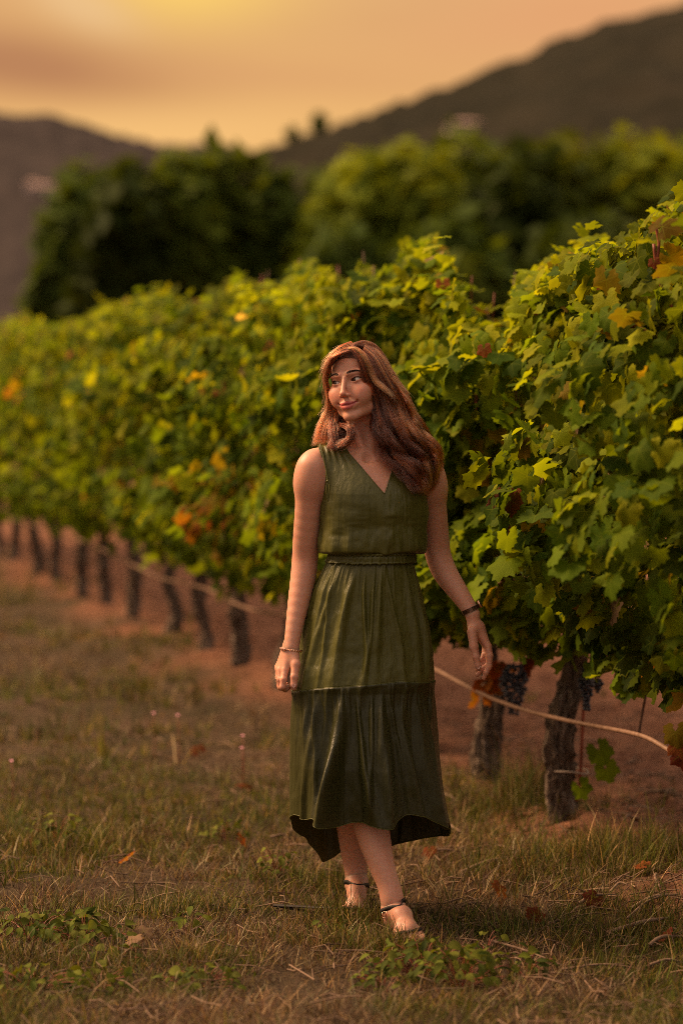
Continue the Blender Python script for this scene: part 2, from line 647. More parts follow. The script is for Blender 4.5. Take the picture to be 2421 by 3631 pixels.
def box_np(c, s):
    c = np.asarray(c, float)
    s = np.asarray(s, float) / 2
    v = np.array([[x, y, z] for x in (-1, 1) for y in (-1, 1) for z in (-1, 1)]) * s + c
    f = np.array([[0, 1, 3, 2], [4, 6, 7, 5], [0, 4, 5, 1], [2, 3, 7, 6], [0, 2, 6, 4], [1, 5, 7, 3]])
    return v, f


def house(dx, dy, Y, wide, high, label, nwin):
    p = WD(dx, dy, Y)
    h = empty('house', tuple(p), label, 'house', 'far houses on the hillsides')
    b = Bag()
    b.add(*box_np((0, 4, -0.2 * high), (wide, 8, 1.4 * high)))
    obj('wall', b.mesh('house_wall', [M_wallp], False), h)
    w2, y0, y1 = wide / 2 + 0.5, -0.5, 8.5
    z0, z1 = high / 2 + 0.01, high / 2 + 0.9
    v = np.array([[-w2, y0, z0], [w2, y0, z0], [w2, y1, z0], [-w2, y1, z0], [-w2 + 2.5, 4, z1], [w2 - 2.5, 4, z1]])
    me = mesh_np('house_roof', v, [np.array([[0, 1, 5, 4], [2, 3, 4, 5], [3, 2, 1, 0]]), np.array([[1, 2, 5], [3, 0, 4]])], [M_roof], False)
    obj('roof', me, h)
    wm = mesh_np('house_window', *box_np((0, 0, 0), (1.1, 0.12, 1.3)), [M_win], False)
    for k in range(nwin):
        obj('window', wm, h, (-wide / 2 + (k + 0.5) * wide / nwin, -0.03, -0.1))
    return h


house(1066, 289, 448, 6.2, 1.2, 'low pale house high on the dark right hill', 4)
house(97, 440, 720, 9.0, 3.4, 'pale house at the foot of the left hill', 3)
house(75, 428, 735, 4.5, 2.6, 'smaller pale house up behind its neighbour on the left hill', 2)


# ---- trees
def crown_np(lobes, n, size, rg, cols):
    """leaf-sized quads through a set of ellipsoid lobes (c, r)"""
    vol = np.array([l[1][0] * l[1][1] * l[1][2] for l in lobes])
    pick = rg.choice(len(lobes), n, p=vol / vol.sum())
    C = np.array([l[0] for l in lobes])[pick]
    Rr = np.array([l[1] for l in lobes])[pick]
    d = rg.normal(size=(n, 3))
    d /= np.linalg.norm(d, axis=1)[:, None]
    rad = 1.16 - rg.random(n) ** 0.8 * 0.75
    P = C + d * Rr * rad[:, None]
    P += (np.stack([fbm(P * 0.9 + k * 31, 3, 40 + k) for k in range(3)], 1) - 0.5) * 1.1
    nrm = d + rg.normal(size=(n, 3)) * 0.8 + np.array([0, -0.2, 0.35])
    nrm /= np.linalg.norm(nrm, axis=1)[:, None]
    a = np.cross(nrm, rg.normal(size=(n, 3)))
    a /= np.linalg.norm(a, axis=1)[:, None] + 1e-9
    b = np.cross(nrm, a)
    s = size * (0.6 + 0.8 * rg.random(n))[:, None]
    V = np.stack([P - b * s, P + a * s * 0.55, P + b * s, P - a * s * 0.55], 1).reshape(-1, 3)
    Fq = np.arange(n * 4).reshape(-1, 4)
    cm = fbm(P * 0.5, 2, 77)
    col = cols[0] + (cols[1] - cols[0]) * sstep(cm + (rg.random(n) - 0.5) * 0.4, 0.25, 0.75)[:, None]
    return V, Fq, np.repeat(col, 4, 0)


def tree(dx, dtop, half, Y, label, name='tree', cols=((0.035, 0.042, 0.012), (0.085, 0.085, 0.016)), n=5200, seed=0, size=0.24, lob=7, group='trees beyond the vineyard', foot=None):
    rg = np.random.default_rng(seed)
    top = WD(dx, dtop, Y)
    gz = float(ground_z(np.array([top[0]]), np.array([Y]))[0])
    if foot is not None:
        gz = WD(dx, foot, Y)[2]
    H = top[2] - gz
    r = half / 5553 * Y
    root = empty(name, (top[0], Y, gz), label, 'tree', group)
    lobes = [((0, 0, H * 0.55), (r * 0.82, r * 0.75, H * 0.43))]
    for k in range(lob):
        a = rg.uniform(0, 2 * math.pi)
        q = rg.uniform(0.3, 0.62) * r
        zz = rg.uniform(0.25, 0.80) * H
        rr = rg.uniform(0.33, 0.5) * r
        lobes.append(((math.cos(a) * q, math.sin(a) * q, zz), (rr, rr, min(rr * 0.9, H - zz))))
    V, Fq, c = crown_np(lobes, n, size, rg, np.array(cols))
    tb = Bag()
    P = np.array([[0, 0, -0.3], [0.05, 0.0, H * 0.2], [0.0, 0.1, H * 0.45], [0.1, 0, H * 0.7]])
    tb.add(*tube_np(catmull(P, 10), np.linspace(0.28, 0.08, 10), 8))
    for k in range(5):
        a = rg.uniform(0, 2 * math.pi)
        s0 = P[1] + (P[3] - P[1]) * rg.uniform(0.0, 0.7)
        e = s0 + np.array([math.cos(a) * r * 0.55, math.sin(a) * r * 0.55, H * 0.22])
        tb.add(*tube_np(catmull([s0, (s0 + e) / 2 + [0, 0, 0.2], e], 7), np.linspace(0.10, 0.03, 7), 6))
    obj('trunk', tb.mesh('tree_trunk', [M_trunk]), root)
    obj('crown', mesh_np('tree_crown', V, Fq, [M_tree], False, c), root)
    return root


DK = ((0.036, 0.058, 0.008), (0.062, 0.090, 0.010))
MD = ((0.055, 0.082, 0.008), (0.105, 0.14, 0.010))
LT = ((0.070, 0.098, 0.008), (0.15, 0.18, 0.010))
tree(160, 412, 120, 46, 'dark broad tree at the left end of the tree line', cols=DK, seed=1)
tree(270, 412, 130, 45, 'low dark tree tucked between the two left trees', cols=DK, seed=12)
tree(390, 372, 135, 46, 'rounded tree with yellowish top left of the gap', cols=MD, seed=2, lob=9)
tree(500, 350, 150, 47, 'tallest tree of the left clump beside the gap', cols=MD, seed=3, lob=9)
tree(605, 425, 110, 47, 'small dark tree low in the gap between clumps', cols=DK, seed=4, n=4200)
tree(720, 435, 125, 48, 'dark low tree bridging the gap under the ridge dip', cols=DK, seed=31, n=4200)
tree(815, 378, 155, 46, 'yellow green tree at the left end of the right clump', cols=LT, seed=5, lob=9)
tree(930, 345, 160, 46, 'bright yellow green tree below the dip of the ridge', cols=LT, seed=6, lob=10)
tree(1050, 315, 165, 48, 'tall green tree below the pale house on the hill', cols=MD, seed=7, lob=10)
tree(1180, 345, 160, 45, 'dark lower tree between two taller ones on the right', cols=DK, seed=8, lob=9)
tree(1300, 325, 165, 46, 'yellow topped tree in the right clump', cols=LT, seed=9, lob=10)
tree(1440, 318, 165, 46, 'broad yellow green tree near the right edge', cols=LT, seed=10, lob=10)
tree(1590, 325, 160, 47, 'green tree cut off by the right edge', cols=MD, seed=11, lob=9)
tree(1010, 500, 190, 43, 'dark shaded tree low behind the highest vine crest', cols=DK, seed=13)
tree(1330, 500, 190, 43, 'dark shaded tree low behind the right vines', cols=DK, seed=14)
tree(760, 530, 150, 43, 'dark bushy tree behind the vines left of the crest', cols=DK, seed=16)
# ridge trees in silhouette
tree(733, 258, 24, 612, 'lone dark tree silhouetted on the dip of the ridge', cols=DK, seed=21, n=1500, size=0.5, lob=3, foot=325, group='trees on the ridge line')
tree(671, 288, 18, 612, 'smaller dark tree on the ridge line, lower on the slope', cols=DK, seed=22, n=1200, size=0.45, lob=3, foot=350, group='trees on the ridge line')

# ================================================================== VINES
# ---- grape leaf meshes


def leaf_shape(rg):
    th = np.radians(np.linspace(-166, 166, 31))
    lob = [(0, 1.0, 30), (58, 0.93, 28), (-58, 0.93, 28), (116, 0.80, 30), (-116, 0.80, 30)]
    r = np.full(31, 0.64)
    for a, h, w in lob:
        hh = h * rg.uniform(0.92, 1.06)
        d = np.degrees(th) - a
        r = np.maximum(r, 0.64 + (hh - 0.64) * np.exp(-(d / w) ** 2 * 1.3))
    r = r * (1 + 0.075 * np.where(np.arange(31) % 2 == 0, 1, -1) * rg.uniform(0.6, 1.3, 31))
    r[0] *= 0.55
    r[-1] *= 0.55
    out = np.stack([np.sin(th) * r, np.cos(th) * r], 1)
    thi = np.radians(np.linspace(-150, 150, 11))
    ri = np.interp(np.degrees(thi), np.degrees(th), r) * 0.52
    inn = np.stack([np.sin(thi) * ri, np.cos(thi) * ri], 1)
    xy = np.vstack([[[0, 0]], inn, out])
    rr = np.hypot(xy[:, 0], xy[:, 1])
    an = np.arctan2(xy[:, 0], xy[:, 1])
    z = -rg.uniform(0.05, 0.55) * rr ** 2
    z += rg.uniform(0.02, 0.30) * np.abs(xy[:, 0])                 # fold along the midrib
    z += 0.085 * rr * np.cos(an * 6.1 + rg.uniform(-0.4, 0.4)) + rg.normal(0, 0.028, len(rr)) * rr
    z += rg.uniform(-0.12, 0.12) * xy[:, 0] * xy[:, 1]
    V = np.column_stack([xy, z])
    tris = []
    for k in range(10):
        tris.append((0, 2 + k, 1 + k))
    for k in range(10):                                             # ring: 3 outer steps per inner step
        a, b = 1 + k, 2 + k
        o = 12 + k * 3
        tris += [(a, o + 1, o), (a, b, o + 1), (b, o + 2, o + 1), (b, o + 3, o + 2)]
    F = np.array(tris)[:, [0, 1, 2]]
    # wind so the normal is +z
    n = np.cross(V[F[:, 1]] - V[F[:, 0]], V[F[:, 2]] - V[F[:, 0]])[:, 2]
    F[n < 0] = F[n < 0][:, ::-1]
    return V, F


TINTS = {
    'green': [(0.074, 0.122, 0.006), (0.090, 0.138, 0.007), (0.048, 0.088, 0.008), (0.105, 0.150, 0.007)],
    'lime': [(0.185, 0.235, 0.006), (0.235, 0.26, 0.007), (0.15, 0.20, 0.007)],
    'yellow': [(0.26, 0.17, 0.014), (0.22, 0.165, 0.016)],
    'rust': [(0.19, 0.042, 0.018), (0.13, 0.026, 0.016), (0.21, 0.060, 0.02)],
    'orange': [(0.25, 0.060, 0.016), (0.20, 0.042, 0.016), (0.27, 0.09, 0.02)],
    'dry': [(0.30, 0.19, 0.12)],
}
_lrg = np.random.default_rng(5)
SHAPES = [leaf_shape(_lrg) for _ in range(7)]
LEAF = {}
for kname, cl in TINTS.items():
    LEAF[kname] = []
    for ci, c in enumerate(cl):
        for si, (V, Fc) in enumerate(SHAPES):
            if (si + ci) % 2 and kname != 'green':
                continue
            r = np.hypot(V[:, 0], V[:, 1])[:, None]
            cc = np.array(c) * np.ones((len(V), 1))
            if kname in ('yellow', 'lime'):
                cc = cc * (1 - 0.25 * (1 - r)) + np.array([0.03, 0.0, 0]) * (r ** 2)
            if kname in ('rust', 'orange'):
                cc = cc * (0.6 + 0.6 * r)
            LEAF[kname].append((mesh_np('leaf_' + kname, V, Fc, [M_vine], True, cc, V[:, :2]), V, Fc, cc))


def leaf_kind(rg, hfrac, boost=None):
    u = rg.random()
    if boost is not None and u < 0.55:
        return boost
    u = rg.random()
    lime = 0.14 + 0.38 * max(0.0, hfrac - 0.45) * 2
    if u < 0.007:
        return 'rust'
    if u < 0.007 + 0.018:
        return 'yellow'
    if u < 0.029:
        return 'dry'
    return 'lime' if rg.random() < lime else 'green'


def leaf_matrix(p, nrm, tip, s):
    z = nrm / (np.linalg.norm(nrm) + 1e-9)
    y = tip - z * np.dot(tip, z)
    ly = np.linalg.norm(y)
    if ly < 1e-3:
        y = np.cross(z, [1, 0, 0])
        ly = np.linalg.norm(y)
    y = y / ly
    x = np.cross(y, z)
    M = np.eye(4)
    M[:3, 0], M[:3, 1], M[:3, 2], M[:3, 3] = x * s, y * s, z * s, p
    return M


def trunk_np(path, r0, seed, seg=56, n=90):
    rg = np.random.default_rng(seed)
    P = catmull(path, n)
    ph = rg.uniform(0, 6.28, 6)

    def rf(t, th):
        tw = th + 1.6 * t
        r = 1 + 0.17 * np.sin(3 * tw + ph[0]) + 0.11 * np.sin(5 * tw + ph[1] + 2 * t) + 0.10 * np.sin(7 * t + ph[2]) + 0.06 * np.sin(9 * tw + ph[2] - 3 * t)
        r = r + 0.045 * np.sin(17 * tw + ph[3] + 7 * np.sin(5 * t)) * np.sin(11 * t + ph[4])
        r = r + 0.42 * np.exp(-t * 9) * (1 + 0.5 * np.sin(3 * th + ph[5])) + 0.30 * np.exp(-(1 - t) * 9)
        return r
    V, fs = tube_np(P, r0, seg, True, rf)
    nz_ = fbm(V * np.array([70, 70, 14]), 3, seed)
    c = P[np.clip((np.arange(len(V)) // seg), 0, n - 1)]
    d = V - c
    V = V + d * ((nz_ - 0.5) * 0.85 + (fbm(V * np.array([160, 160, 40]), 2, seed + 1) - 0.5) * 0.45)[:, None]
    return V, fs


HVAR = {6.75: 2.17, 8.43: 2.02, 9.2: 1.84, 10.2: 2.08, 11.1: 1.96, 12.1: 1.98, 13.0: 2.0, 13.75: 1.95}


def vine(Y, span, label, ntot, nind, seed, top, trunk_r=0.042, lean=0.0, has_trunk=True, opts=None):
    rg = np.random.default_rng(seed)
    opts = opts or {}
    c2 = row_pt(Y)
    gz = float(ground_z(np.array([c2[0]]), np.array([c2[1]]))[0])
    root = empty('grapevine', (c2[0], c2[1], gz), label, 'grapevine', 'grapevines of the row behind the woman')
    # trunk with its gnarled head
    kx = rg.normal(0, 0.016, 4)
    path = [(0.0, 0, -0.08), (kx[0] + lean * 0.15, 0.01, 0.12), (kx[1] + lean * 0.45, -0.015, 0.30), (kx[2] + lean * 0.85, 0.015, 0.50), (kx[3] * 0.5 + lean, 0.0, 0.68)]
    obj('trunk', mesh_np('vine_trunk', *trunk_np(path, trunk_r * np.linspace(1.0, 0.86, 90), seed), [M_bark]), root)
    head = np.array([0.02 + lean, 0, 0.64])
    rd3 = np.array([RD[0], RD[1], 0])
    rn3 = np.array([RN[0], RN[1], 0])
    up = np.array([0, 0, 1.0])
    # cordon arms along the row
    for sgn in (-1, 1):
        e = head + rd3 * sgn * span * 0.85 + up * 0.10
        P = catmull([head, head + rd3 * sgn * 0.12 + up * 0.06, (head + e) / 2 + rn3 * rg.uniform(-0.05, 0.05) + up * 0.04, e], 14)
        obj('cordon', mesh_np('vine_cordon', *tube_np(P, np.linspace(trunk_r * 0.62, 0.011, 14), 9), [M_bark]), root)
    mats = []      # (matrix, kind, weight for picking singles)
    # upright canes, some of them breaking out of the top with small leaves
    ncane = int(7 * span / 0.5)
    for k in range(ncane):
        extra = 0.17 if k < 3 and Y < 13.5 else 0.07
        s = rg.uniform(-span, span)
        b = head + rd3 * s + up * rg.uniform(0.05, 0.15)
        tall = top(s) - gz + (rg.uniform(0.0, 0.16) if extra > 0.1 else rg.uniform(-0.28, 0.02))
        e = np.array([b[0], b[1], 0]) + rn3 * rg.uniform(-0.10, 0.30) + rd3 * rg.uniform(-0.2, 0.2) + up * tall
        e[2] = min(e[2], sky_limit(e + np.array([c2[0], c2[1], gz])) - gz + extra)
        m = (b + e) / 2 + rn3 * rg.uniform(-0.1, 0.16)
        P = catmull([b, m, e], 16)
        obj('cane', mesh_np('vine_cane', *tube_np(P, np.linspace(0.0055, 0.0022, 16), 5), [M_cane if rg.random() < 0.7 else M_redcane]), root)
        for q in np.arange(0.55, 1.0, 0.055):
            i = min(int(q * 15), 15)
            n = rn3 * rg.uniform(-0.4, 1.0) + up * 0.75 + rg.normal(0, 0.35, 3)
            p = P[i] + n / np.linalg.norm(n) * 0.045 + rg.normal(0, 0.02, 3)
            p[2] = min(p[2], sky_limit(p + np.array([c2[0], c2[1], gz])) - gz + extra + 0.04)
            sc = (0.060 - 0.026 * (q - 0.55) / 0.45) * rg.uniform(0.85, 1.15)
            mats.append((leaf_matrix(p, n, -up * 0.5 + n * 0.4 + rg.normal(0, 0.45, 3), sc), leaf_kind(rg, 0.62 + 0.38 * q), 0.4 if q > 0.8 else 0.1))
    nrest = ntot - len(mats)
    for k in range(nrest):
        s = rg.uniform(-span * 1.12, span * 1.12)
        tz = top(s) - gz
        zb = opts.get('bottom', 0.44) + 0.24 * vnoise(np.array([[s * 4 + seed * 3.1, 0.5]]), 3)[0] - 0.05
        z = zb + (tz - zb) * rg.random() ** 0.92
        hf = (z - zb) / (tz - zb)
        w = (0.19 + 0.27 * float(sstep(hf, 0.0, 0.28))) * (1 - 0.38 * float(sstep(hf, 0.70, 1.0)))
        lump = float(sstep(fbm(np.array([[s * 3.0 + Y * 3.0, z * 2.6, 0.3]]), 2, 61)[0], 0.18, 0.82))
        w *= 0.35 + 1.30 * lump
        w *= (0.42 + 0.72 * math.cos(min(1.0, abs(s) / span) * math.pi / 2) ** 0.8) * opts.get('width', 1.0)
        w += opts.get('bulge', 0.0) * math.sin(min(hf, 1) * math.pi)
        u = rg.random()
        if u < 0.60:
            lat = w * (1 - rg.random() ** 1.7 * 0.38)
            n = rn3 * rg.uniform(0.5, 1.2) + up * rg.uniform(0.05, 0.95) + rg.normal(0, 0.46, 3)
            wt_ = 1.0 + lat
        elif u < 0.76:
            lat = w * rg.uniform(-0.8, 0.8)
            z = tz - rg.random() ** 1.5 * 0.22
            n = up * 1.0 + rn3 * rg.uniform(-0.5, 0.9) + rg.normal(0, 0.35, 3)
            hf = 1.0
            wt_ = 0.95
        elif u < 0.90:
            lat = w * rg.uniform(-0.5, 0.6)
            n = rn3 * rg.uniform(-0.3, 1.0) + up * rg.uniform(0, 0.8) + rg.normal(0, 0.5, 3)
            wt_ = 0.05
        else:
            lat = -w * rg.uniform(0.6, 1.0)
            n = -rn3 * rg.uniform(0.5, 1.2) + up * rg.uniform(0.1, 0.9) + rg.normal(0, 0.35, 3)
            wt_ = 0.0
        p = np.array([0, 0, z]) + rd3 * s + rn3 * lat
        zl = sky_limit(p + np.array([c2[0], c2[1], gz])) - gz
        if wt_ > 0.9 and hf == 1.0:
            p[2] = zl - rg.random() ** 1.5 * 0.20 + max(0.0, rg.normal(0, 0.035))
        elif p[2] > zl:
            p[2] = zb + (zl - zb) * rg.random() ** 0.7
        tip = -up * rg.uniform(0.6, 1.2) + rn3 * 0.25 * np.sign(lat + 1e-6) + rg.normal(0, 0.42, 3)
        sc = rg.uniform(0.038, 0.067) * (0.85 if hf > 0.9 else 1.0)
        boost = None
        for (bs, bz, br, bk) in opts.get('patch', ()):
            if (s - bs) ** 2 + (z - bz) ** 2 < br ** 2:
                boost = bk
        cl = fbm(np.array([[s * 4.0 + Y * 4.0, z * 4.0, lat * 4.0]]), 2, 71)[0]
        if boost is None and cl > 0.60 and rg.random() < 0.55:
            boost = 'lime'
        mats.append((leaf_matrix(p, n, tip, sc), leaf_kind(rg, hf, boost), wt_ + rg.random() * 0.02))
    mats.sort(key=lambda a: -a[2])
    for M, kd, _ in mats[:nind]:
        o = bpy.data.objects.new('leaf', LEAF[kd][rg.integers(len(LEAF[kd]))][0])
        o.parent = root
        o.matrix_basis = Matrix(M.tolist())
        COL.objects.link(o)
    # the remaining leaves of the plant, joined
    Vs, Fs, Cs, Us, n0 = [], [], [], [], 0
    for M, kd, _ in mats[nind:]:
        _, V, Fc, cc = LEAF[kd][rg.integers(len(LEAF[kd]))]
        Vs.append(V @ M[:3, :3].T + M[:3, 3])
        Fs.append(Fc + n0)
        Cs.append(cc * rg.uniform(0.6, 1.35))
        Us.append(V[:, :2])
        n0 += len(V)
    if Vs:
        o = obj('leaves', mesh_np('vine_leaves', np.concatenate(Vs), np.concatenate(Fs), [M_vine], True, np.concatenate(Cs), np.concatenate(Us)), root)
        o['kind'] = 'stuff'
    return root


# skyline of the hedge in the photograph (display pixels)
SKX = np.array([-60, 0, 60, 120, 180, 230, 300, 370, 420, 450, 500, 550, 590, 625, 670, 720, 765, 800, 850, 890, 930, 990, 1030, 1060, 1090, 1125, 1160, 1180, 1205, 1240, 1285, 1320, 1360, 1400, 1430, 1480, 1520, 1568, 1650, 1850])
SKY = np.array([755, 745, 730, 748, 742, 712, 690, 668, 690, 700, 668, 638, 660, 680, 632, 610, 660, 645, 628, 662, 575, 552, 612, 690, 735, 765, 755, 700, 640, 618, 600, 570, 540, 560, 555, 520, 485, 470, 440, 420])

def sky_limit(p):
    """height the hedge reaches where point p stands, following the uneven tops of the row"""
    px = 784 + 5553 * p[0] / p[1]
    py = np.interp(px, SKX, SKY)
    return CAMH + p[1] * math.tan(math.atan((1176 - py) / 5553) - PITCH) - 0.02


def skyline(Y):
    def f(s):
        p = row_pt(Y) + RD * s + RN * 0.16
        d = p[1]
        px = 784 + 5553 * p[0] / d
        py = np.interp(px, SKX, SKY)
        return CAMH + d * math.tan(math.atan((1176 - py) / 5553) - PITCH) - 0.035
    return f


VY = [6.75, 8.43, 9.2, 10.2, 11.1, 12.1, 13.0, 13.75, 14.7, 15.8, 16.7, 17.6, 18.6, 19.6, 20.7, 21.7, 22.7, 23.8]
VL = ['grapevine at the right edge, blurred foliage close to the camera, trunk out of frame',
      'grapevine whose thick trunk is tied with string, nearest trunk on the right',
      'grapevine with orange dried leaves and big grape bunch by her watch hand, tallest leafy crest',
      'grapevine whose leaves stand directly behind her head and long hair',
      'grapevine with a patch of yellowing leaves beside the elbow of her bracelet arm',
      'grapevine whose trunk shows just beside her bracelet arm',
      'grapevine on the first full trunk left of her bracelet arm',
      'grapevine on the second full trunk left of her arm',
      'grapevine on the third trunk left of her arm, in the blurred row',
      'grapevine on the fourth trunk left of her arm, leaning slightly',
      'grapevine on the fifth trunk left of her arm, a thin one',
      'grapevine on the sixth trunk left of her arm, above green grass',
      'grapevine on the seventh trunk left of her arm, in soft blur',
      'grapevine on the eighth trunk left of her arm, in soft blur',
      'grapevine on the ninth trunk left of her arm, far along the row',
      'grapevine on the last trunk inside the left edge of the photo',
      'grapevine past the left edge, only leaves reaching into frame',
      'farthest grapevine of the row, beyond the left edge']
VINES = {}
for k, Y in enumerate(VY):
    prev = VY[k - 1] if k else Y - 1.5
    nxt = VY[k + 1] if k + 1 < len(VY) else Y + 1.0
    span = (nxt - prev) / 4 / RD[1] * 1.05 + (0.12 if k < 2 else 0.0)
    op = {}
    if k == 0:
        op = dict(bottom=0.52, bulge=0.06, patch=[(0.45, 1.9, 0.22, 'lime'), (0.2, 1.5, 0.28, 'lime'), (-0.1, 2.0, 0.2, 'yellow')])
    if k == 1:
        op = dict(bottom=0.53, bulge=0.06, patch=[(-0.25, 1.75, 0.16, 'lime'), (-0.3, 1.25, 0.12, 'yellow')])
    if k == 2:
        op = dict(bottom=0.56, bulge=0.06)
    if k == 3:
        op = dict(width=0.95)
    if k == 4:
        op = dict(patch=[(0.15, 1.10, 0.17, 'yellow'), (0.20, 0.86, 0.13, 'yellow'), (0.05, 0.97, 0.10, 'orange')])
    if k > 9:
        op = dict(patch=[(rng.uniform(-.4, .4), rng.uniform(1.0, 1.8), 0.22, 'lime'), (rng.uniform(-.4, .4), rng.uniform(0.8, 1.6), 0.10, 'yellow')])
    ntot = (3400, 3500, 2300, 1900, 1600, 1400, 1300, 1150)[k] if k < 8 else 1000
    VINES[Y] = vine(Y, span, VL[k], ntot, 300, 100 + k, skyline(Y), trunk_r=(0.044 if k == 1 else 0.040 if k == 2 else rng.uniform(0.035, 0.045)), lean=(0.05 if k == 1 else 0.0 if k == 2 else rng.uniform(-0.05, 0.05)), opts=op)


# ---- extras on the two near vines
def local(root, p):
    return np.asarray(p) - np.array(root.location)


M_grape = simple_mat('grape_skin', (0.010, 0.011, 0.022), (0.045, 0.050, 0.075), 55, 0.42, 0.5, bstr=0.05)


def icos(rad, sub=2):
    import bmesh
    bm = bmesh.new()
    bmesh.ops.create_icosphere(bm, subdivisions=sub, radius=rad)
    me = bpy.data.meshes.new('grape')
    bm.to_mesh(me)
    bm.free()
    me.polygons.foreach_set('use_smooth', [True] * len(me.polygons))
    return me


grape_me = icos(0.0078, 2)
grape_me.materials.append(M_grape)
stem_cache = {}


def grape_bunch(root, top, length, wid, n, seed):
    rg = np.random.default_rng(seed)
    t = local(root, top)
    P = catmull([t + [0, 0.01, 0.05], t, t - [0.004, 0, length * 0.9]], 8)
    b = obj('grape_bunch', mesh_np('bunch_stem', *tube_np(P, 0.0022, 5), [M_cane]), root)
    pts = []
    tries = 0
    while len(pts) < n and tries < 20000:
        tries += 1
        q = rg.random()
        a = rg.uniform(0, 2 * math.pi)
        w = wid * (0.55 + 0.45 * math.sin(min(1, q * 2.4) * math.pi / 2)) * (1 - 0.72 * max(0, q - 0.35) / 0.65)
        rr = w * (0.55 + 0.45 * rg.random())
        p = t + np.array([math.cos(a) * rr, math.sin(a) * rr, -q * length])
        if all(np.sum((p - o_) ** 2) > 0.0128 ** 2 for o_ in pts):
            pts.append(p)
    for p in pts:
        g = bpy.data.objects.new('grape', grape_me)
        g.parent = b
        s = rg.uniform(0.88, 1.12)
        g.matrix_basis = Matrix.Translation(tuple(p)) @ Matrix.Scale(s, 4)
        COL.objects.link(g)


v2, v3 = VINES[8.43], VINES[9.2]
grape_bunch(v3, WD(1180, 1528, 8.78), 0.18, 0.052, 150, 1)
grape_bunch(v2, WD(1346, 1535, 8.15), 0.14, 0.026, 62, 2)
grape_bunch(v2, WD(1372, 1560, 8.25), 0.045, 0.016, 14, 3)
grape_bunch(v2, WD(1440, 1560, 8.2), 0.06, 0.02, 22, 4)


def leaf_part(root, p, n, tip, s, kd, rg, name='leaf'):
    o = bpy.data.objects.new(name, LEAF[kd][rg.integers(len(LEAF[kd]))][0])
    o.parent = root
    o.matrix_basis = Matrix(leaf_matrix(local(root, p), np.asarray(n, float), np.asarray(tip, float), s).tolist())
    COL.objects.link(o)
    return o


rg = np.random.default_rng(99)
# orange dried leaves by the near hand
for k in range(16):
    p = WD(1132 + rg.normal(0, 17), 1565 + rg.normal(0, 28), 8.92 + rg.normal(0, 0.05))
    o = leaf_part(v3, p, rg.normal(0, 1, 3) + [-0.3, -0.8, 0.2], rg.normal(0, 1, 3) - [0, 0, 0.6], rg.uniform(0.030, 0.050), 'orange', rg)
    o['label'] = 'dried orange leaf'
for k in range(2):
    p = WD(1215 + rg.normal(0, 20), 1530 + rg.normal(0, 16), 8.8)
    leaf_part(v3, p, rg.normal(0, 1, 3) + [-0.3, -0.8, 0.2], rg.normal(0, 1, 3) - [0, 0, 0.6], rg.uniform(0.03, 0.05), 'rust', rg)
# low sprig beside the tied trunk: cane, tie and two leaves
P = catmull([WD(1340, 1600, 8.36), WD(1336, 1690, 8.37), WD(1330, 1800, 8.38), WD(1322, 1840, 8.40)], 12)
obj('cane', mesh_np('vine_cane', *tube_np([local(v2, p) for p in P], 0.0055, 6), [M_redcane]), v2)
for (px, py, s, kd, ang) in ((1374, 1722, 0.062, 'green', 0.3), (1390, 1765, 0.055, 'green', -0.2), (1332, 1808, 0.052, 'green', 0.5)):
    q = WD(px, py, 8.33)
    st = WD(1333, py - 5, 8.37)
    obj('leaf_stalk', mesh_np('leaf_stalk', *tube_np([local(v2, st), local(v2, (st + q) / 2 + np.array([0, 0, .004])), local(v2, q)], 0.0017, 5), [M_redcane]), v2)
    leaf_part(v2, q, (math.sin(ang), -1, 0.35), (0.4, 0, -1), s, kd, rg)
tr = local(v2, WD(1297, 1768, 8.43))
a = np.linspace(0, 2 * np.pi, 30)
ring = np.stack([tr[0] + 0.012 + 0.068 * np.cos(a), tr[1] + 0.066 * np.sin(a), tr[2] - 0.006 * np.cos(a) + 0.003 * np.sin(3 * a)], 1)
obj('string_tie', mesh_np('string_tie', *tube_np(ring, 0.0036, 6, False), [M_string]), v2)
# hanging shoot at the right
P = catmull([WD(1482, 1596, 7.9), WD(1472, 1650, 7.9), WD(1466, 1690, 7.88)], 8)
obj('cane', mesh_np('vine_cane', *tube_np([local(v2, p) for p in P], 0.0045, 6), [M_cane]), v2)
# reddish young canes in the blurred right foliage
v1 = VINES[6.75]
for pts in ([(1500, 560), (1508, 620), (1530, 690), (1568, 720)], [(1425, 725), (1450, 742), (1500, 770)], [(1505, 520), (1512, 560), (1505, 610)]):
    P = catmull([WD(x, y, 6.62) for x, y in pts], 12)
    obj('cane', mesh_np('vine_cane', *tube_np([local(v1, p) for p in P], 0.0045, 6), [M_redcane]), v1)
for (px, py, kd, s) in ((1500, 600, 'rust', .022), (1335, 830, 'rust', .045), (1345, 855, 'rust', .04), (1385, 668, 'rust', .032),
                        (1448, 735, 'rust', .03), (1110, 800, 'rust', .03), (1560, 1705, 'rust', .05), (1568, 1730, 'rust', .05), (1550, 1680, 'yellow', .05), (1280, 1120, 'yellow', .06)):
    leaf_part(v1, WD(px, py, 6.6 if px > 1400 else 7.35), (-0.5, -1, 0.4), (0.2, 0, -1), s, kd, rg)

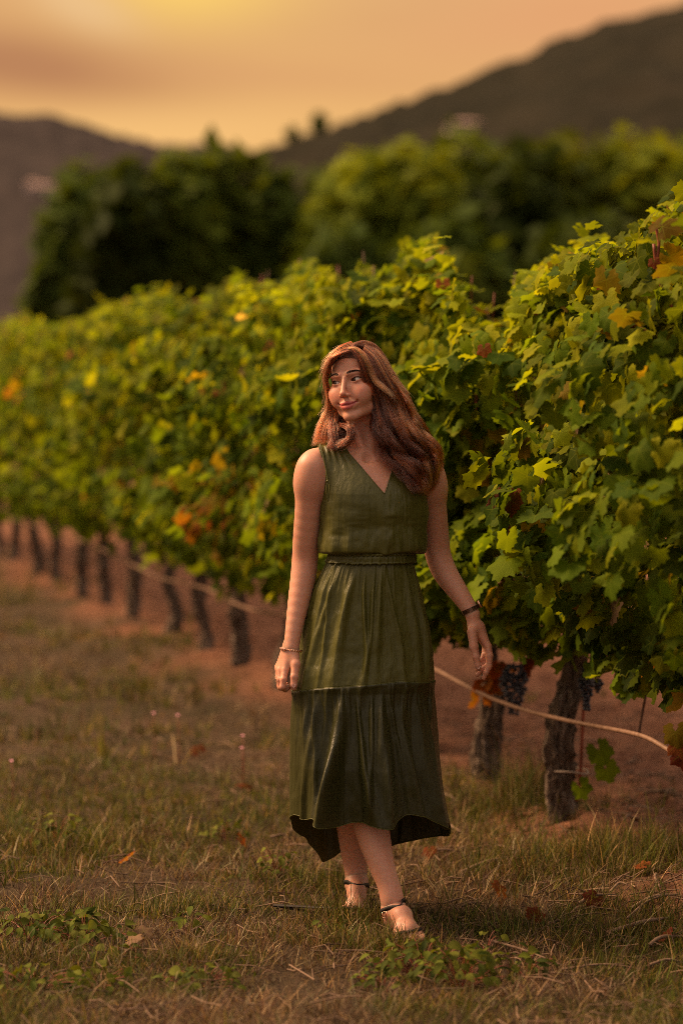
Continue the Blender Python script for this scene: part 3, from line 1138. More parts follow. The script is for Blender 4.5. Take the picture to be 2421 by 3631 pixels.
# ---- drip hose
hp = [(1900, 1800), (1720, 1760), (1640, 1757), (1568, 1742), (1530, 1720), (1490, 1697), (1450, 1684), (1380, 1670), (1290, 1652), (1210, 1632), (1130, 1604), (1060, 1570), (1000, 1538), (900, 1490), (800, 1455), (700, 1425), (650, 1412), (600, 1406), (540, 1386), (480, 1355), (420, 1338), (370, 1328), (310, 1300), (250, 1270), (200, 1246), (130, 1225), (60, 1200), (0, 1182), (-60, 1165)]
pts = []
for x, y in hp:
    k_ = (x - 784) / 5553
    d = (0.768 - 0.12 * 0.96 + 0.2905 * (8.43 - 0.02)) / (k_ + 0.2905)
    pts.append(WD(x, y, d))
P = catmull(pts, 300)
props(obj('drip_hose', mesh_np('drip_hose', *tube_np(P, 0.0078, 10), [M_hose])), 'tan drip irrigation hose slung along the row of trunks', 'hose')
# ================================================================== GROUND COVER


def blades(N, pick, hmin, hmax, wid, lean, colf, seed, segs=3, tuft=9):
    """N grass blades at pick(n)->(x,y); colf(P, r)->(n,3)"""
    rg = np.random.default_rng(seed)
    C2 = pick(max(1, N // tuft), rg)
    rep_ = rg.poisson(tuft, len(C2)) + 1
    ci = np.repeat(np.arange(len(C2)), rep_)
    dv = rg.normal(size=(len(ci), 2)) * (0.008 + 0.022 * rg.random(len(C2)))[ci][:, None]
    P2 = C2[ci] + dv
    N = len(P2)
    hk = (0.45 + 1.0 * rg.random(len(C2)) ** 1.5)[ci]
    ck = (0.42 + 1.15 * rg.random(len(C2)) ** 1.2)[ci]
    tk = rg.random(len(C2))[ci]
    z = ground_z(P2[:, 0], P2[:, 1])
    h = (hmin + (hmax - hmin) * rg.random(N) ** 1.7) * hk
    a = np.arctan2(dv[:, 1], dv[:, 0]) + rg.normal(0, 0.9, N)
    ln = np.clip(rg.normal(lean[0], lean[1], N), 0.02, 1.45)
    D = np.stack([np.cos(a), np.sin(a)], 1)
    fa = a + np.pi / 2 + rg.normal(0, 0.8, N)
    S = np.stack([np.cos(fa), np.sin(fa), np.zeros(N)], 1)
    w = wid * (0.6 + 0.8 * rg.random(N))
    bend = rg.uniform(0.1, 1.1, N)
    V = np.zeros((N, 2 * segs + 1, 3))
    base = np.column_stack([P2, z - 0.008])
    pos = base.copy()
    ang = ln * 0.45
    for k in range(segs + 1):
        t = k / segs
        ww = (w * (1 - t * 0.75) * 0.5)[:, None]
        if k < segs:
            V[:, 2 * k] = pos - S * ww
            V[:, 2 * k + 1] = pos + S * ww
        else:
            V[:, 2 * segs] = pos
        st = (h / segs)[:, None]
        dirv = np.column_stack([D * np.sin(ang)[:, None], np.cos(ang)])
        pos = pos + dirv * st
        ang = np.clip(ang + ln * 0.55 * bend / segs * 2, 0, 1.75)
    pos_ok = V[:, :, 2]
    V[:, :, 2] = np.maximum(pos_ok, (z - 0.008)[:, None])
    m = 2 * segs + 1
    off = (np.arange(N) * m)[:, None]
    q = []
    for k in range(segs - 1):
        q.append(np.array([2 * k, 2 * k + 1, 2 * k + 3, 2 * k + 2])[None] + off)
    t3 = np.array([2 * segs - 2, 2 * segs - 1, 2 * segs])[None] + off
    col = colf(P2, rg) * ck[:, None]
    col = col * (1 + (tk - 0.5)[:, None] * np.array([0.35, -0.05, -0.25]))
    return V.reshape(-1, 3), [np.concatenate(q), t3], np.repeat(col, m, 0)


def wedge(y0, y1, power, margin=0.25, reject=None):
    def pick(n, rg):
        u = rg.random(n * 2)
        y = y0 * (y1 / y0) ** (u ** power)
        half = y * 0.1415 + margin
        x = rg.uniform(-1, 1, n * 2) * half
        P = np.stack([x, y], 1)
        if reject is not None:
            P = P[rg.random(len(P)) < reject(P)]
        return P[:n]
    return pick


def patch(P, s=0.9, seed=51):
    return fbm(P * s, 3, seed)


def dens_turf(P):
    s = soil_mask(P[:, 0], P[:, 1])
    n = fbm(P * 1.7, 2, 88)
    bare = sstep(fbm(P * 1.25, 3, 91), 0.30, 0.50)
    return np.clip((0.16 + 0.9 * bare) * (1.05 - s * 1.25) + (n - 0.5) * 0.5 * (1 - s), 0.012, 1)


DRY = np.array([[0.235, 0.145, 0.075], [0.15, 0.082, 0.050], [0.085, 0.046, 0.031], [0.36, 0.245, 0.125], [0.18, 0.098, 0.070], [0.11, 0.06, 0.042], [0.46, 0.33, 0.165], [0.50, 0.37, 0.20]])
GRN = np.array([[0.085, 0.105, 0.014], [0.13, 0.135, 0.018], [0.060, 0.080, 0.016], [0.18, 0.155, 0.028]])


def col_dry(P, rg):
    c = DRY[rg.integers(0, len(DRY), len(P))] * (0.5 + 0.65 * rg.random(len(P)))[:, None]
    g = np.clip(sstep(patch(P), 0.46, 0.60) * 0.85 + sstep(patch(P, 3.2, 57), 0.52, 0.66) * 0.6, 0, 0.92)
    m = rg.random(len(P)) < g
    c[m] = GRN[rg.integers(0, len(GRN), m.sum())] * (0.8 + 0.4 * rg.random(m.sum()))[:, None]
    return c


def col_green(P, rg):
    c = GRN[rg.integers(0, len(GRN), len(P))] * (0.75 + 0.55 * rg.random(len(P)))[:, None]
    m = rg.random(len(P)) < 0.32
    c[m] = DRY[rg.integers(0, len(DRY), m.sum())]
    return c


def green_zone(P):
    return sstep(patch(P), 0.44, 0.58) * (1 - soil_mask(P[:, 0], P[:, 1]) * 0.8)


def strip_zone(P):
    """olive tufts along the foot of the near vines"""
    lat = row_lat(P[:, 0], P[:, 1])
    m = np.exp(-((lat - 0.28) / 0.30) ** 2)
    return m * sstep(fbm(P * 1.9, 2, 12), 0.30, 0.55) * 0.95


bag = Bag()
for args in ((52000, wedge(5.3, 10.5, 1.0, 0.25, dens_turf), 0.015, 0.072, 0.0030, (1.05, 0.45), col_dry, 1),
             (26000, wedge(10.5, 26, 0.9, 0.3, dens_turf), 0.025, 0.085, 0.006, (1.0, 0.45), col_dry, 2),
             (52000, wedge(5.3, 8.6, 1.0, 0.2, dens_turf), 0.03, 0.10, 0.0024, (1.38, 0.22), col_dry, 3)):
    V, fs, c = blades(*args)
    bag.add(V, fs, c)
props(obj('dry_grass', bag.mesh('dry_grass', [M_grass])), 'dry straw coloured grass covering the aisle', 'grass', kind='stuff')
bag = Bag()
for args in ((42000, wedge(5.3, 10, 1.0, 0.25, green_zone), 0.02, 0.085, 0.0036, (0.75, 0.4), col_green, 4),
             (12000, wedge(10, 26, 0.9, 0.3, green_zone), 0.05, 0.16, 0.008, (0.7, 0.4), col_green, 5),
             (30000, wedge(6.6, 11.0, 1.0, 0.25, strip_zone), 0.04, 0.125, 0.0028, (0.95, 0.4), col_green, 6)):
    V, fs, c = blades(*args)
    bag.add(V, fs, c)
# two thick olive tufts: in front of the tied trunk and at the bare ground to its right


def clump(cx, cy, r, ry):
    def pick(n, rg):
        d = rg.normal(size=(n, 2))
        return np.stack([cx + d[:, 0] * r, cy + d[:, 1] * ry], 1)
    return pick


for (px, py, Y, n, r, ry, h, sd) in ((880, 2150, 6.66, 1300, 0.075, 0.03, 0.115, 31), (935, 2165, 6.62, 700, 0.06, 0.03, 0.10, 32), (775, 2060, 6.96, 1500, 0.075, 0.03, 0.15, 33), (830, 2060, 6.93, 900, 0.06, 0.03, 0.13, 34), (800, 2120, 6.75, 700, 0.06, 0.03, 0.10, 35), (1310, 2030, 7.62, 5200, 0.21, 0.12, 0.16, 11), (1490, 2010, 7.7, 4200, 0.20, 0.13, 0.16, 12), (1170, 1830, 8.7, 1800, 0.14, 0.10, 0.20, 13), (1215, 1790, 8.9, 1100, 0.05, 0.06, 0.26, 23),
                                 (280, 2075, 7.1, 1500, 0.16, 0.05, 0.12, 41), (90, 2120, 6.85, 1500, 0.15, 0.06, 0.12, 42), (120, 2260, 6.45, 1400, 0.18, 0.05, 0.10, 43), (430, 2240, 6.5, 900, 0.12, 0.04, 0.09, 44), (1380, 2170, 6.75, 900, 0.14, 0.05, 0.09, 45), (1130, 2140, 6.85, 1200, 0.12, 0.05, 0.11, 46), (560, 1900, 8.0, 1100, 0.16, 0.08, 0.11, 47), (330, 1880, 8.2, 1200, 0.18, 0.08, 0.12, 48), (620, 1990, 7.6, 700, 0.10, 0.06, 0.12, 14), (1050, 2120, 6.95, 900, 0.12, 0.06, 0.11, 15), (770, 2010, 7.45, 900, 0.06, 0.05, 0.13, 16), (160, 1930, 8.0, 1100, 0.14, 0.08, 0.15, 17),
                                 (450, 2080, 7.15, 700, 0.12, 0.06, 0.12, 18), (700, 1400 + 760, 6.75, 700, 0.12, 0.05, 0.11, 19)):
    q = WD(px, py, Y)
    V, fs, c = blades(n, clump(q[0], Y, r, ry), 0.03, h * 0.82, 0.0030, (0.85, 0.4), col_green, sd)
    bag.add(V, fs, c)
props(obj('green_grass', bag.mesh('green_grass', [M_grass])), 'olive green grass tufts in the aisle and round the trunks', 'grass', kind='stuff')

# a litter of broken stalks lying flat (uncountable)
bag = Bag()
lrg = np.random.default_rng(41)
for k in range(2600):
    y = 5.4 * (11.5 / 5.4) ** lrg.random()
    x = lrg.uniform(-1, 1) * (y * 0.1415 + 0.2)
    lat = float(row_lat(x, y))
    if lat > 0.9 and lrg.random() < 0.55:
        continue
    a = lrg.uniform(0, math.pi) if lat > 0.6 else lrg.normal(0.25, 0.55)
    L = lrg.uniform(0.03, 0.14)
    d = np.array([math.cos(a), math.sin(a)]) * L
    p0 = np.array([x, y])
    pp = np.array([p0, p0 + d * 0.5 + lrg.normal(0, .006, 2), p0 + d])
    zz = ground_z(pp[:, 0], pp[:, 1]) + 0.006 + np.array([lrg.uniform(0, .02), lrg.uniform(0, .03), lrg.uniform(0, .025)])
    V, fs = tube_np(np.column_stack([pp, zz]), lrg.uniform(0.0010, 0.0026), 4, False)
    bag.add(V, fs, np.array([0.26, 0.17, 0.115]) * lrg.uniform(0.35, 1.25))
props(obj('stalk_litter', bag.mesh('stalk_litter', [M_grass])), 'litter of broken dry stalks on the soil by the vines', 'litter', kind='stuff')

# soil crumbs under the vines
bag = Bag()
ico_v = None
import bmesh
bm = bmesh.new()
bmesh.ops.create_icosphere(bm, subdivisions=1, radius=1.0)
ico_v = np.array([v.co[:] for v in bm.verts])
ico_f = np.array([[v.index for v in f.verts] for f in bm.faces])
bm.free()
for k in range(9000):
    y = 7.0 * (21 / 7.0) ** lrg.random()
    x = lrg.uniform(-3.6, 2.6)
    lat = float(row_lat(x, y))
    if lat > 0.1 or lat < -3.2:
        continue
    r = 0.005 + 0.017 * lrg.random() ** 3
    z = float(ground_z(np.array([x]), np.array([y]))[0])
    V = ico_v * (1 + (vnoise(ico_v * 2 + k, 4) - 0.5)[:, None] * 0.9) * r * np.array([1, 1, 0.7]) + np.array([x, y, z + r * 0.2])
    bag.add(V, ico_f, (0, 0, 0))
bag.c = []
M_clod = simple_mat('soil_clod', (0.27, 0.125, 0.07), (0.15, 0.068, 0.04), 30, 0.95, 0.1)
props(obj('soil_clods', bag.mesh('soil_clods', [M_clod], False)), 'crumbs and clods of brown soil under the vines', 'soil', kind='stuff')

# ---- pruned twigs
twg = [(1000, 1690, 8.9, 1052, 1662, 8.75, .006), (1010, 1760, 8.5, 1060, 1800, 8.3, .006), (1060, 1962, 7.6, 1170, 1935, 7.75, .007), (980, 1895, 7.9, 1060, 1885, 7.9, .005), (1010, 1840, 8.2, 1075, 1825, 8.3, .005),
       (1450, 2090, 7.05, 1555, 2100, 7.1, .006), (1400, 2160, 6.8, 1530, 2150, 6.9, .007), (1505, 2020, 7.3, 1515, 2060, 7.15, .005), (1280, 1985, 7.5, 1330, 1975, 7.5, .005), (1440, 2120, 6.95, 1520, 2080, 7.1, .004),
       (1480, 1740, 9.1, 1568, 1760, 8.9, .007), (1430, 1870, 8.2, 1450, 1830, 8.3, .004), (1120, 2170, 6.75, 1290, 2250, 6.5, .004), (1290, 2258, 6.45, 1480, 2262, 6.45, .004), (1170, 2200, 6.6, 1215, 2222, 6.55, .003),
       (1060, 2060, 7.15, 1105, 2070, 7.12, .004), (1020, 2040, 7.2, 1070, 2046, 7.2, .003), (1490, 2190, 6.65, 1568, 2170, 6.7, .006), (1330, 2080, 7.1, 1420, 2060, 7.15, .005), (150, 2168, 6.65, 215, 2165, 6.65, .003),
       (470, 1900, 8.1, 520, 1880, 8.1, .004), (620, 1840, 8.3, 660, 1830, 8.3, .005), (1490, 2240, 6.5, 1568, 2246, 6.5, .005), (1400, 2040, 7.2, 1440, 2044, 7.2, .004)]
TWL = ['twig sloping up beside the foot of the second trunk', 'thin twig pointing at the base of the second trunk', 'long thick twig lying left of the tied trunk base', 'dry twig just right of the dress hem', 'short twig on soil between dress and second trunk',
       'twig in the stick pile at far right, upper one', 'long twig in the stick pile at right, lowest thick one', 'short upright twig standing out of the stick pile', 'thin twig in grass below the tied trunk', 'thin twig crossing the stick pile diagonally',
       'thick twig on bare soil at the right edge', 'short twig standing in soil right of the tied trunk', 'long stalk slanting from the front foot to the lower right', 'long thin stalk lying level near the bottom right', 'short stalk just below and right of the front foot',
       'pale twig left of the bright red fallen leaf', 'thinner pale twig nearest the front ankle', 'twig at the right edge below the stick pile', 'twig beside the curled rust leaf', 'pinkish stalk at the left among the weeds',
       'stalk in dry grass left of the dress hem', 'twig touching the lower left of the dress', 'thin twig at the bottom right edge', 'small twig on top of the stick pile']
for k, (x0, y0, Y0, x1, y1, Y1, r) in enumerate(twg):
    a, b = WD(x0, y0, Y0), WD(x1, y1, Y1)
    z0 = float(ground_z(np.array([a[0]]), np.array([a[1]]))[0])
    z1 = float(ground_z(np.array([b[0]]), np.array([b[1]]))[0])
    a[2], b[2] = z0 + 0.012 + r, z1 + 0.012 + r
    mid = (a + b) / 2 + np.array([lrg.normal(0, .012), lrg.normal(0, .012), 0.012])
    P = catmull([a, mid, b], 12)
    V, fs = tube_np(P - a, np.linspace(r, r * 0.55, 12) * (1 + 0.25 * lrg.random(12)), 6)
    props(obj('twig', mesh_np('twig', V, fs, [M_twig]), None, tuple(a)), TWL[k], 'twig', 'dry pruned twigs lying in the grass')

# ---- fallen leaves
fl = [(1150, 2022, 7.28, 'rust', .050, 'bright red vine leaf lying in grass right of her foot'),
      (1475, 2008, 7.4, 'rust', .045, 'dull red fallen leaf beside grass at far right'),
      (1365, 2078, 7.1, 'rust', .050, 'curled rust fallen leaf among twigs right of centre'),
      (1228, 2112, 6.95, 'rust', .045, 'dark red fallen leaf in dry grass below the bright red one'),
      (1525, 2175, 6.7, 'rust', .045, 'brown red fallen leaf near the bottom right corner'),
      (290, 1950, 7.75, 'rust', .050, 'red fallen leaf standing in grass on the left'),
      (455, 1612, 10.2, 'rust', .055, 'blurred red leaf lying in the left aisle'),
      (570, 1710, 9.3, 'rust', .055, 'rusty leaf on bare soil left of her dress'),
      (555, 1870, 8.2, 'rust', .045, 'pale rust leaf lying left of the dress hem'),
      (1450, 1885, 8.0, 'rust', .05, 'dark red leaf by the grass right of the tied trunk'),
      (985, 1888, 7.9, 'rust', .04, 'small orange leaf in the grass behind her'),
      (330, 2160, 6.7, 'dry', .045, 'pale dry leaf lying in the weeds lower left'),
      (300, 2200, 6.6, 'dry', .05, 'grey curled leaf at the front of the weeds lower left')]
for (px, py, Y, kd, s, lab) in fl:
    q = WD(px, py, Y)
    z = float(ground_z(np.array([q[0]]), np.array([Y]))[0])
    n = np.array([lrg.normal(0, .45), -0.55 + lrg.normal(0, .3), 0.8])
    M = leaf_matrix(np.array([q[0], Y, z + 0.035]), n, lrg.normal(0, 1, 3), s * 0.8)
    o = bpy.data.objects.new('fallen_leaf', LEAF[kd][lrg.integers(len(LEAF[kd]))][0])
    o.matrix_basis = Matrix(M.tolist())
    COL.objects.link(o)
    props(o, lab, 'leaf', 'fallen vine leaves on the ground')


# ---- leafy weeds
def oval_leaf(rg, ratio):
    t = np.linspace(0, 1, 6)
    w = ratio * np.sin(np.pi * np.clip(t ** 0.85, 0, 1)) * 0.5 + 0.02
    w[-1] = 0.0
    zc = 0.25 * t - 0.45 * t ** 2
    V = np.vstack([np.column_stack([-w, t, zc + w * 0.25]), np.column_stack([0 * t, t, zc - 0.02]), np.column_stack([w, t, zc + w * 0.25])])
    F = []
    for k in range(5):
        F += [[k, 6 + k, 7 + k, k + 1], [6 + k, 12 + k, 13 + k, 7 + k]]
    return V, np.array(F)


WCOL = [(0.065, 0.085, 0.010), (0.095, 0.115, 0.012), (0.045, 0.065, 0.010), (0.12, 0.13, 0.016)]
WL = []
for k in range(8):
    V, Fq = oval_leaf(lrg, (0.42, 0.6, 0.34, 0.75)[k % 4])
    WL.append(mesh_np('weed_leaf', V, Fq, [M_weed], True, np.array(WCOL[k % 4]) * np.ones((len(V), 1))))


def weed(px, py, Y, rad, n, size, label, group='leafy weeds in the grass', high=0.08, seed=0):
    rg = np.random.default_rng(seed)
    q = WD(px, py, Y)
    z = float(ground_z(np.array([q[0]]), np.array([Y]))[0])
    root = empty('weed_plant', (q[0], Y, z), label, 'weed', group)
    b = Bag()
    for k in range(n):
        a = rg.uniform(0, 2 * math.pi)
        r = rad * rg.random() ** 0.6
        h = high * rg.uniform(0.25, 1.0) * (1 - 0.4 * r / rad)
        p = np.array([math.cos(a) * r, math.sin(a) * r * 0.7, h])
        if k % 3 == 0:
            b.add(*tube_np(catmull([p * [0.15, 0.15, 0], p * [0.6, 0.6, 0.8], p], 5), 0.0011, 4, False))
        nrm = np.array([math.cos(a) * 0.5, math.sin(a) * 0.5 - 0.35, 1.0]) + rg.normal(0, 0.35, 3)
        tip = np.array([math.cos(a), math.sin(a), 0.15]) + rg.normal(0, 0.4, 3)
        o = bpy.data.objects.new('leaf', WL[rg.integers(len(WL))])
        o.parent = root
        o.matrix_basis = Matrix(leaf_matrix(p, nrm, tip, size * rg.uniform(0.45, 1.05)).tolist())
        COL.objects.link(o)
    me = b.mesh('weed_stem')
    me.materials.append(M_redcane)
    obj('stem', me, root)
    return root


weed(70, 2155, 6.72, 0.17, 90, 0.045, 'wide patch of oval leaved weeds at the left edge', seed=1, high=0.10)
weed(190, 2170, 6.66, 0.13, 70, 0.045, 'oval leaved weed right of the left edge patch', seed=2, high=0.10)
weed(270, 2235, 6.5, 0.11, 26, 0.060, 'flat grey leaved weed rosette lower left of the path', seed=3, high=0.05)
weed(80, 2330, 6.15, 0.14, 60, 0.045, 'blurred clover like weed in the bottom left corner', seed=4, high=0.08)
weed(230, 2330, 6.2, 0.12, 50, 0.04, 'blurred weed at the bottom edge right of the corner one', seed=5, high=0.07)
weed(640, 1985, 7.55, 0.06, 34, 0.030, 'small bright green weed standing left of the hem', seed=6, high=0.13)
weed(130, 1915, 8.05, 0.10, 36, 0.04, 'dark green leafy weed in the grass on the left', seed=7, high=0.13)
weed(760, 2130, 6.85, 0.04, 14, 0.035, 'tiny weed in dry grass just left of her front foot', seed=8, high=0.06)
weed(970, 2255, 6.4, 0.15, 110, 0.045, 'bushy weed patch in the blurred foreground below her foot', seed=9, high=0.12)
weed(1060, 2290, 6.25, 0.13, 90, 0.048, 'darker bushy weed right of the foreground patch', seed=10, high=0.13)
weed(880, 2300, 6.25, 0.08, 40, 0.035, 'low foreground weed left of the bushy patch', seed=11, high=0.07)
weed(1110, 2200, 6.6, 0.05, 18, 0.035, 'upright weed with few leaves right of her front foot', seed=12, high=0.12)
weed(470, 2300, 6.25, 0.13, 60, 0.04, 'blurred low weed at the bottom edge left of centre', seed=13, high=0.07)
weed(1210, 2255, 6.4, 0.08, 40, 0.04, 'small green weed at the right end of the foreground patches', seed=14, high=0.09)
weed(520, 1860, 8.3, 0.09, 30, 0.035, 'pale green low weed in dry grass left of dress', seed=15, high=0.08)
weed(440, 2130, 6.85, 0.05, 16, 0.05, 'broad leaved green sprig in the middle of dry grass left', seed=16, high=0.09)

# ---- small pink flowers in the left aisle
M_pink = simple_mat('pink_petal', (0.75, 0.36, 0.42), (0.62, 0.26, 0.34), 30, 0.6, 0.2)
for (px, py, Y, lab) in ((353, 1638, 10.0, 'single pale pink flower in the blurred aisle'), (408, 1643, 9.9, 'pink flower right of the pale one in the blurred aisle'),
                         (557, 1690, 9.45, 'pink flower nearest the dress, upper of two'), (555, 1718, 9.2, 'pink flower nearest the dress, lower of two'), (27, 1748, 9.0, 'pink flower at the left edge of the aisle')):
    q = WD(px, py, Y)
    z = float(ground_z(np.array([q[0]]), np.array([Y]))[0])
    root = empty('pink_flower', (q[0], Y, z), lab, 'flower', 'pink flowers in the aisle')
    H = max(0.06, q[2] - z)
    obj('stem', mesh_np('flower_stem', *tube_np(catmull([(0, 0, 0), (0.006, 0, H * .5), (0, 0, H)], 5), 0.0012, 4), [M_redcane]), root)
    V, Fq = oval_leaf(lrg, 0.8)
    pm = mesh_np('petal', V, Fq, [M_pink])
    for a in np.arange(5) * 2 * np.pi / 5:
        o = obj('petal', pm, root)
        o.matrix_basis = Matrix(leaf_matrix(np.array([0, 0, H]), np.array([math.cos(a) * -.5, math.sin(a) * -.5 - .4, 1]), np.array([math.cos(a), math.sin(a), .5]), 0.0085).tolist())
# ================================================================== PERSON
class SDF:
    def __init__(self, lo, hi, h, far=0.08):
        self.lo = np.array(lo, float)
        self.h = h
        self.n = np.ceil((np.array(hi) - self.lo) / h).astype(int) + 1
        self.F = np.full(self.n, far, dtype=np.float32)
        self.far = far

    def _box(self, lo, hi):
        a = np.clip(np.floor((np.asarray(lo) - self.lo) / self.h).astype(int), 0, self.n)
        b = np.clip(np.ceil((np.asarray(hi) - self.lo) / self.h).astype(int) + 1, 0, self.n)
        if np.any(b - a <= 0):
            return None
        sl = tuple(slice(a[k], b[k]) for k in range(3))
        g = np.meshgrid(*[self.lo[k] + self.h * np.arange(a[k], b[k]) for k in range(3)], indexing='ij', sparse=True)
        return sl, g

    def put(self, lo, hi, fn, k=0.0, op='add', margin=None):
        m = (k * 1.2 + 3 * self.h) if margin is None else margin
        r = self._box(np.asarray(lo) - m, np.asarray(hi) + m)
        if r is None:
            return
        sl, (x, y, z) = r
        d = np.asarray(fn(x, y, z), dtype=np.float32)
        a = self.F[sl]
        if op == 'sub':
            d = -d
            if k > 0:
                hh = np.clip(0.5 - 0.5 * (a - d) / k, 0, 1)
                self.F[sl] = a * (1 - hh) + d * hh + k * hh * (1 - hh)
            else:
                self.F[sl] = np.maximum(a, d)
        else:
            if k > 0:
                hh = np.clip(0.5 + 0.5 * (a - d) / k, 0, 1)
                self.F[sl] = a * (1 - hh) + d * hh - k * hh * (1 - hh)
            else:
                self.F[sl] = np.minimum(a, d)

    def capsule(self, a, b, ra, rb, k=0.01, op='add', flat=None):
        """tapered capsule; flat = (dir, factor) squashes the section along dir"""
        a, b = np.asarray(a, float), np.asarray(b, float)
        if flat is not None:
            fd = np.asarray(flat[0], float)
            fd = fd / np.linalg.norm(fd)
            s = 1.0 / flat[1] - 1.0
        ab = b - a
        L2 = max(float(ab @ ab), 1e-12)

        def fn(x, y, z):
            px, py, pz = x - a[0], y - a[1], z - a[2]
            t = np.clip((px * ab[0] + py * ab[1] + pz * ab[2]) / L2, 0, 1)
            qx, qy, qz = px - t * ab[0], py - t * ab[1], pz - t * ab[2]
            if flat is not None:
                q = (qx * fd[0] + qy * fd[1] + qz * fd[2]) * s
                qx, qy, qz = qx + q * fd[0], qy + q * fd[1], qz + q * fd[2]
            return np.sqrt(qx * qx + qy * qy + qz * qz) - (ra + (rb - ra) * t)
        rm = max(ra, rb)
        self.put(np.minimum(a, b) - rm, np.maximum(a, b) + rm, fn, k, op)

    def chain(self, pts, rads, k=0.01, flat=None, n=0):
        pts = np.asarray(pts, float)
        rads = np.asarray(rads, float)
        if n:
            C = catmull(np.column_stack([pts, rads]), n)
            pts, rads = C[:, :3], C[:, 3]
        for i in range(len(pts) - 1):
            self.capsule(pts[i], pts[i + 1], rads[i], rads[i + 1], k if i == 0 else min(k, 0.004), flat=flat)

    def ellipsoid(self, c, r, k=0.01, op='add', rot=None):
        c, r = np.asarray(c, float), np.asarray(r, float)
        Rm = np.eye(3) if rot is None else np.asarray(rot)

        def fn(x, y, z):
            px, py, pz = x - c[0], y - c[1], z - c[2]
            q = [(Rm[0, i] * px + Rm[1, i] * py + Rm[2, i] * pz) for i in range(3)]
            k0 = np.sqrt(sum((q[i] / r[i]) ** 2 for i in range(3)))
            k1 = np.sqrt(sum((q[i] / r[i] ** 2) ** 2 for i in range(3)))
            return k0 * (k0 - 1) / np.maximum(k1, 1e-6)
        m = r.max()
        self.put(c - m, c + m, fn, k, op)

    def sample(self, P):
        q = (np.asarray(P) - self.lo) / self.h
        q = np.clip(q, 0, self.n - 1.001)
        i = q.astype(int)
        f = q - i
        F = self.F
        out = 0
        for c in range(8):
            o = np.array([c & 1, c >> 1 & 1, c >> 2 & 1])
            w = np.prod(np.where(o, f, 1 - f), axis=-1)
            j = i + o
            out = out + w * F[j[..., 0], j[..., 1], j[..., 2]]
        return out

    def mesh(self, relax=2):
        F = self.F
        ins = F < 0
        nx, ny, nz = F.shape
        s = np.zeros((nx - 1, ny - 1, nz - 1), dtype=np.int8)
        for c in range(8):
            s += ins[(c & 1):nx - 1 + (c & 1), (c >> 1 & 1):ny - 1 + (c >> 1 & 1), (c >> 2 & 1):nz - 1 + (c >> 2 & 1)]
        act = np.argwhere((s > 0) & (s < 8))
        idx = np.full(s.shape, -1, dtype=np.int64)
        idx[tuple(act.T)] = np.arange(len(act))
        acc = np.zeros((len(act), 3))
        cnt = np.zeros(len(act))
        corners = [np.array([c & 1, c >> 1 & 1, c >> 2 & 1]) for c in range(8)]
        vals = [F[tuple((act + c).T)] for c in corners]
        for i in range(8):
            for j in range(i + 1, 8):
                if np.abs(corners[i] - corners[j]).sum() != 1:
                    continue
                m = (vals[i] < 0) != (vals[j] < 0)
                t = vals[i][m] / (vals[i][m] - vals[j][m])
                acc[m] += corners[i] + t[:, None] * (corners[j] - corners[i])
                cnt[m] += 1
        V = self.lo + self.h * (act + acc / cnt[:, None])
        quads = []
        for ax in range(3):
            b, c = (ax + 1) % 3, (ax + 2) % 3
            sl0 = [slice(None)] * 3
            sl1 = [slice(None)] * 3
            sl0[ax] = slice(0, -1)
            sl1[ax] = slice(1, None)
            d = ins[tuple(sl0)].astype(np.int8) - ins[tuple(sl1)].astype(np.int8)
            e = np.argwhere(d != 0)
            ok = (e[:, b] > 0) & (e[:, c] > 0) & (e[:, b] < F.shape[b] - 1) & (e[:, c] < F.shape[c] - 1)
            e = e[ok]
            sg = d[tuple(e.T)]
            eb = np.zeros(3, int)
            eb[b] = 1
            ec = np.zeros(3, int)
            ec[c] = 1
            q = np.stack([idx[tuple((e - eb - ec).T)], idx[tuple((e - ec).T)], idx[tuple(e.T)], idx[tuple((e - eb).T)]], 1)
            q[sg < 0] = q[sg < 0][:, ::-1]
            quads.append(q)
        Q = np.concatenate(quads)
        for _ in range(relax):
            a2 = np.zeros_like(V)
            c2 = np.zeros(len(V))
            for k in range(4):
                np.add.at(a2, Q[:, k], V[Q[:, (k + 1) % 4]] + V[Q[:, (k - 1) % 4]])
                np.add.at(c2, Q[:, k], 2)
            V = V * 0.5 + 0.5 * a2 / c2[:, None]
        return V, Q


def Z(x, y):      # pixel of the 1050..1600 x 1180..1780 enlargement -> photo pixel
    return 1050 + x / 2.851, 1180 + y / 2.851


def ZW(x, y, Y):
    return W(*Z(x, y), Y)


YB = 7.05
MMP = YB / F_S       # metres per photo pixel at her distance

# ---- materials


def skin_mat():
    m, N, out = newmat('skin')
    at = N.n('ShaderNodeAttribute', attribute_name='tint')
    tcn = N.n('ShaderNodeTexCoord')
    f = N.noise(tcn.outputs['Object'], 60.0, 5.0, 0.65)
    g = N.noise(tcn.outputs['Object'], 14.0, 3.0, 0.5)
    c = N.mix(1.0, at.outputs['Color'], N.math('MULTIPLY_ADD', f, 0.18, 0.91), 'MULTIPLY')
    c = N.mix(N.math('MULTIPLY', N.smooth(g, 0.45, 0.75), 0.18), c, N.mix(1.0, c, (1.0, 0.80, 0.76), 'MULTIPLY'))
    p = principled(N, c, 0.47, 0.38, 0.0, N.noise(tcn.outputs['Object'], 420.0, 3.0, 0.6), 0.10, 0.0008)
    p.inputs['Subsurface Weight'].default_value = 0.40
    p.inputs['Subsurface Radius'].default_value = (1.0, 0.32, 0.16)
    p.inputs['Subsurface Scale'].default_value = 0.010
    N.t.links.new(p.outputs[0], out.inputs[0])
    return m


M_skin = skin_mat()
SKIN = np.array([0.56, 0.275, 0.185])


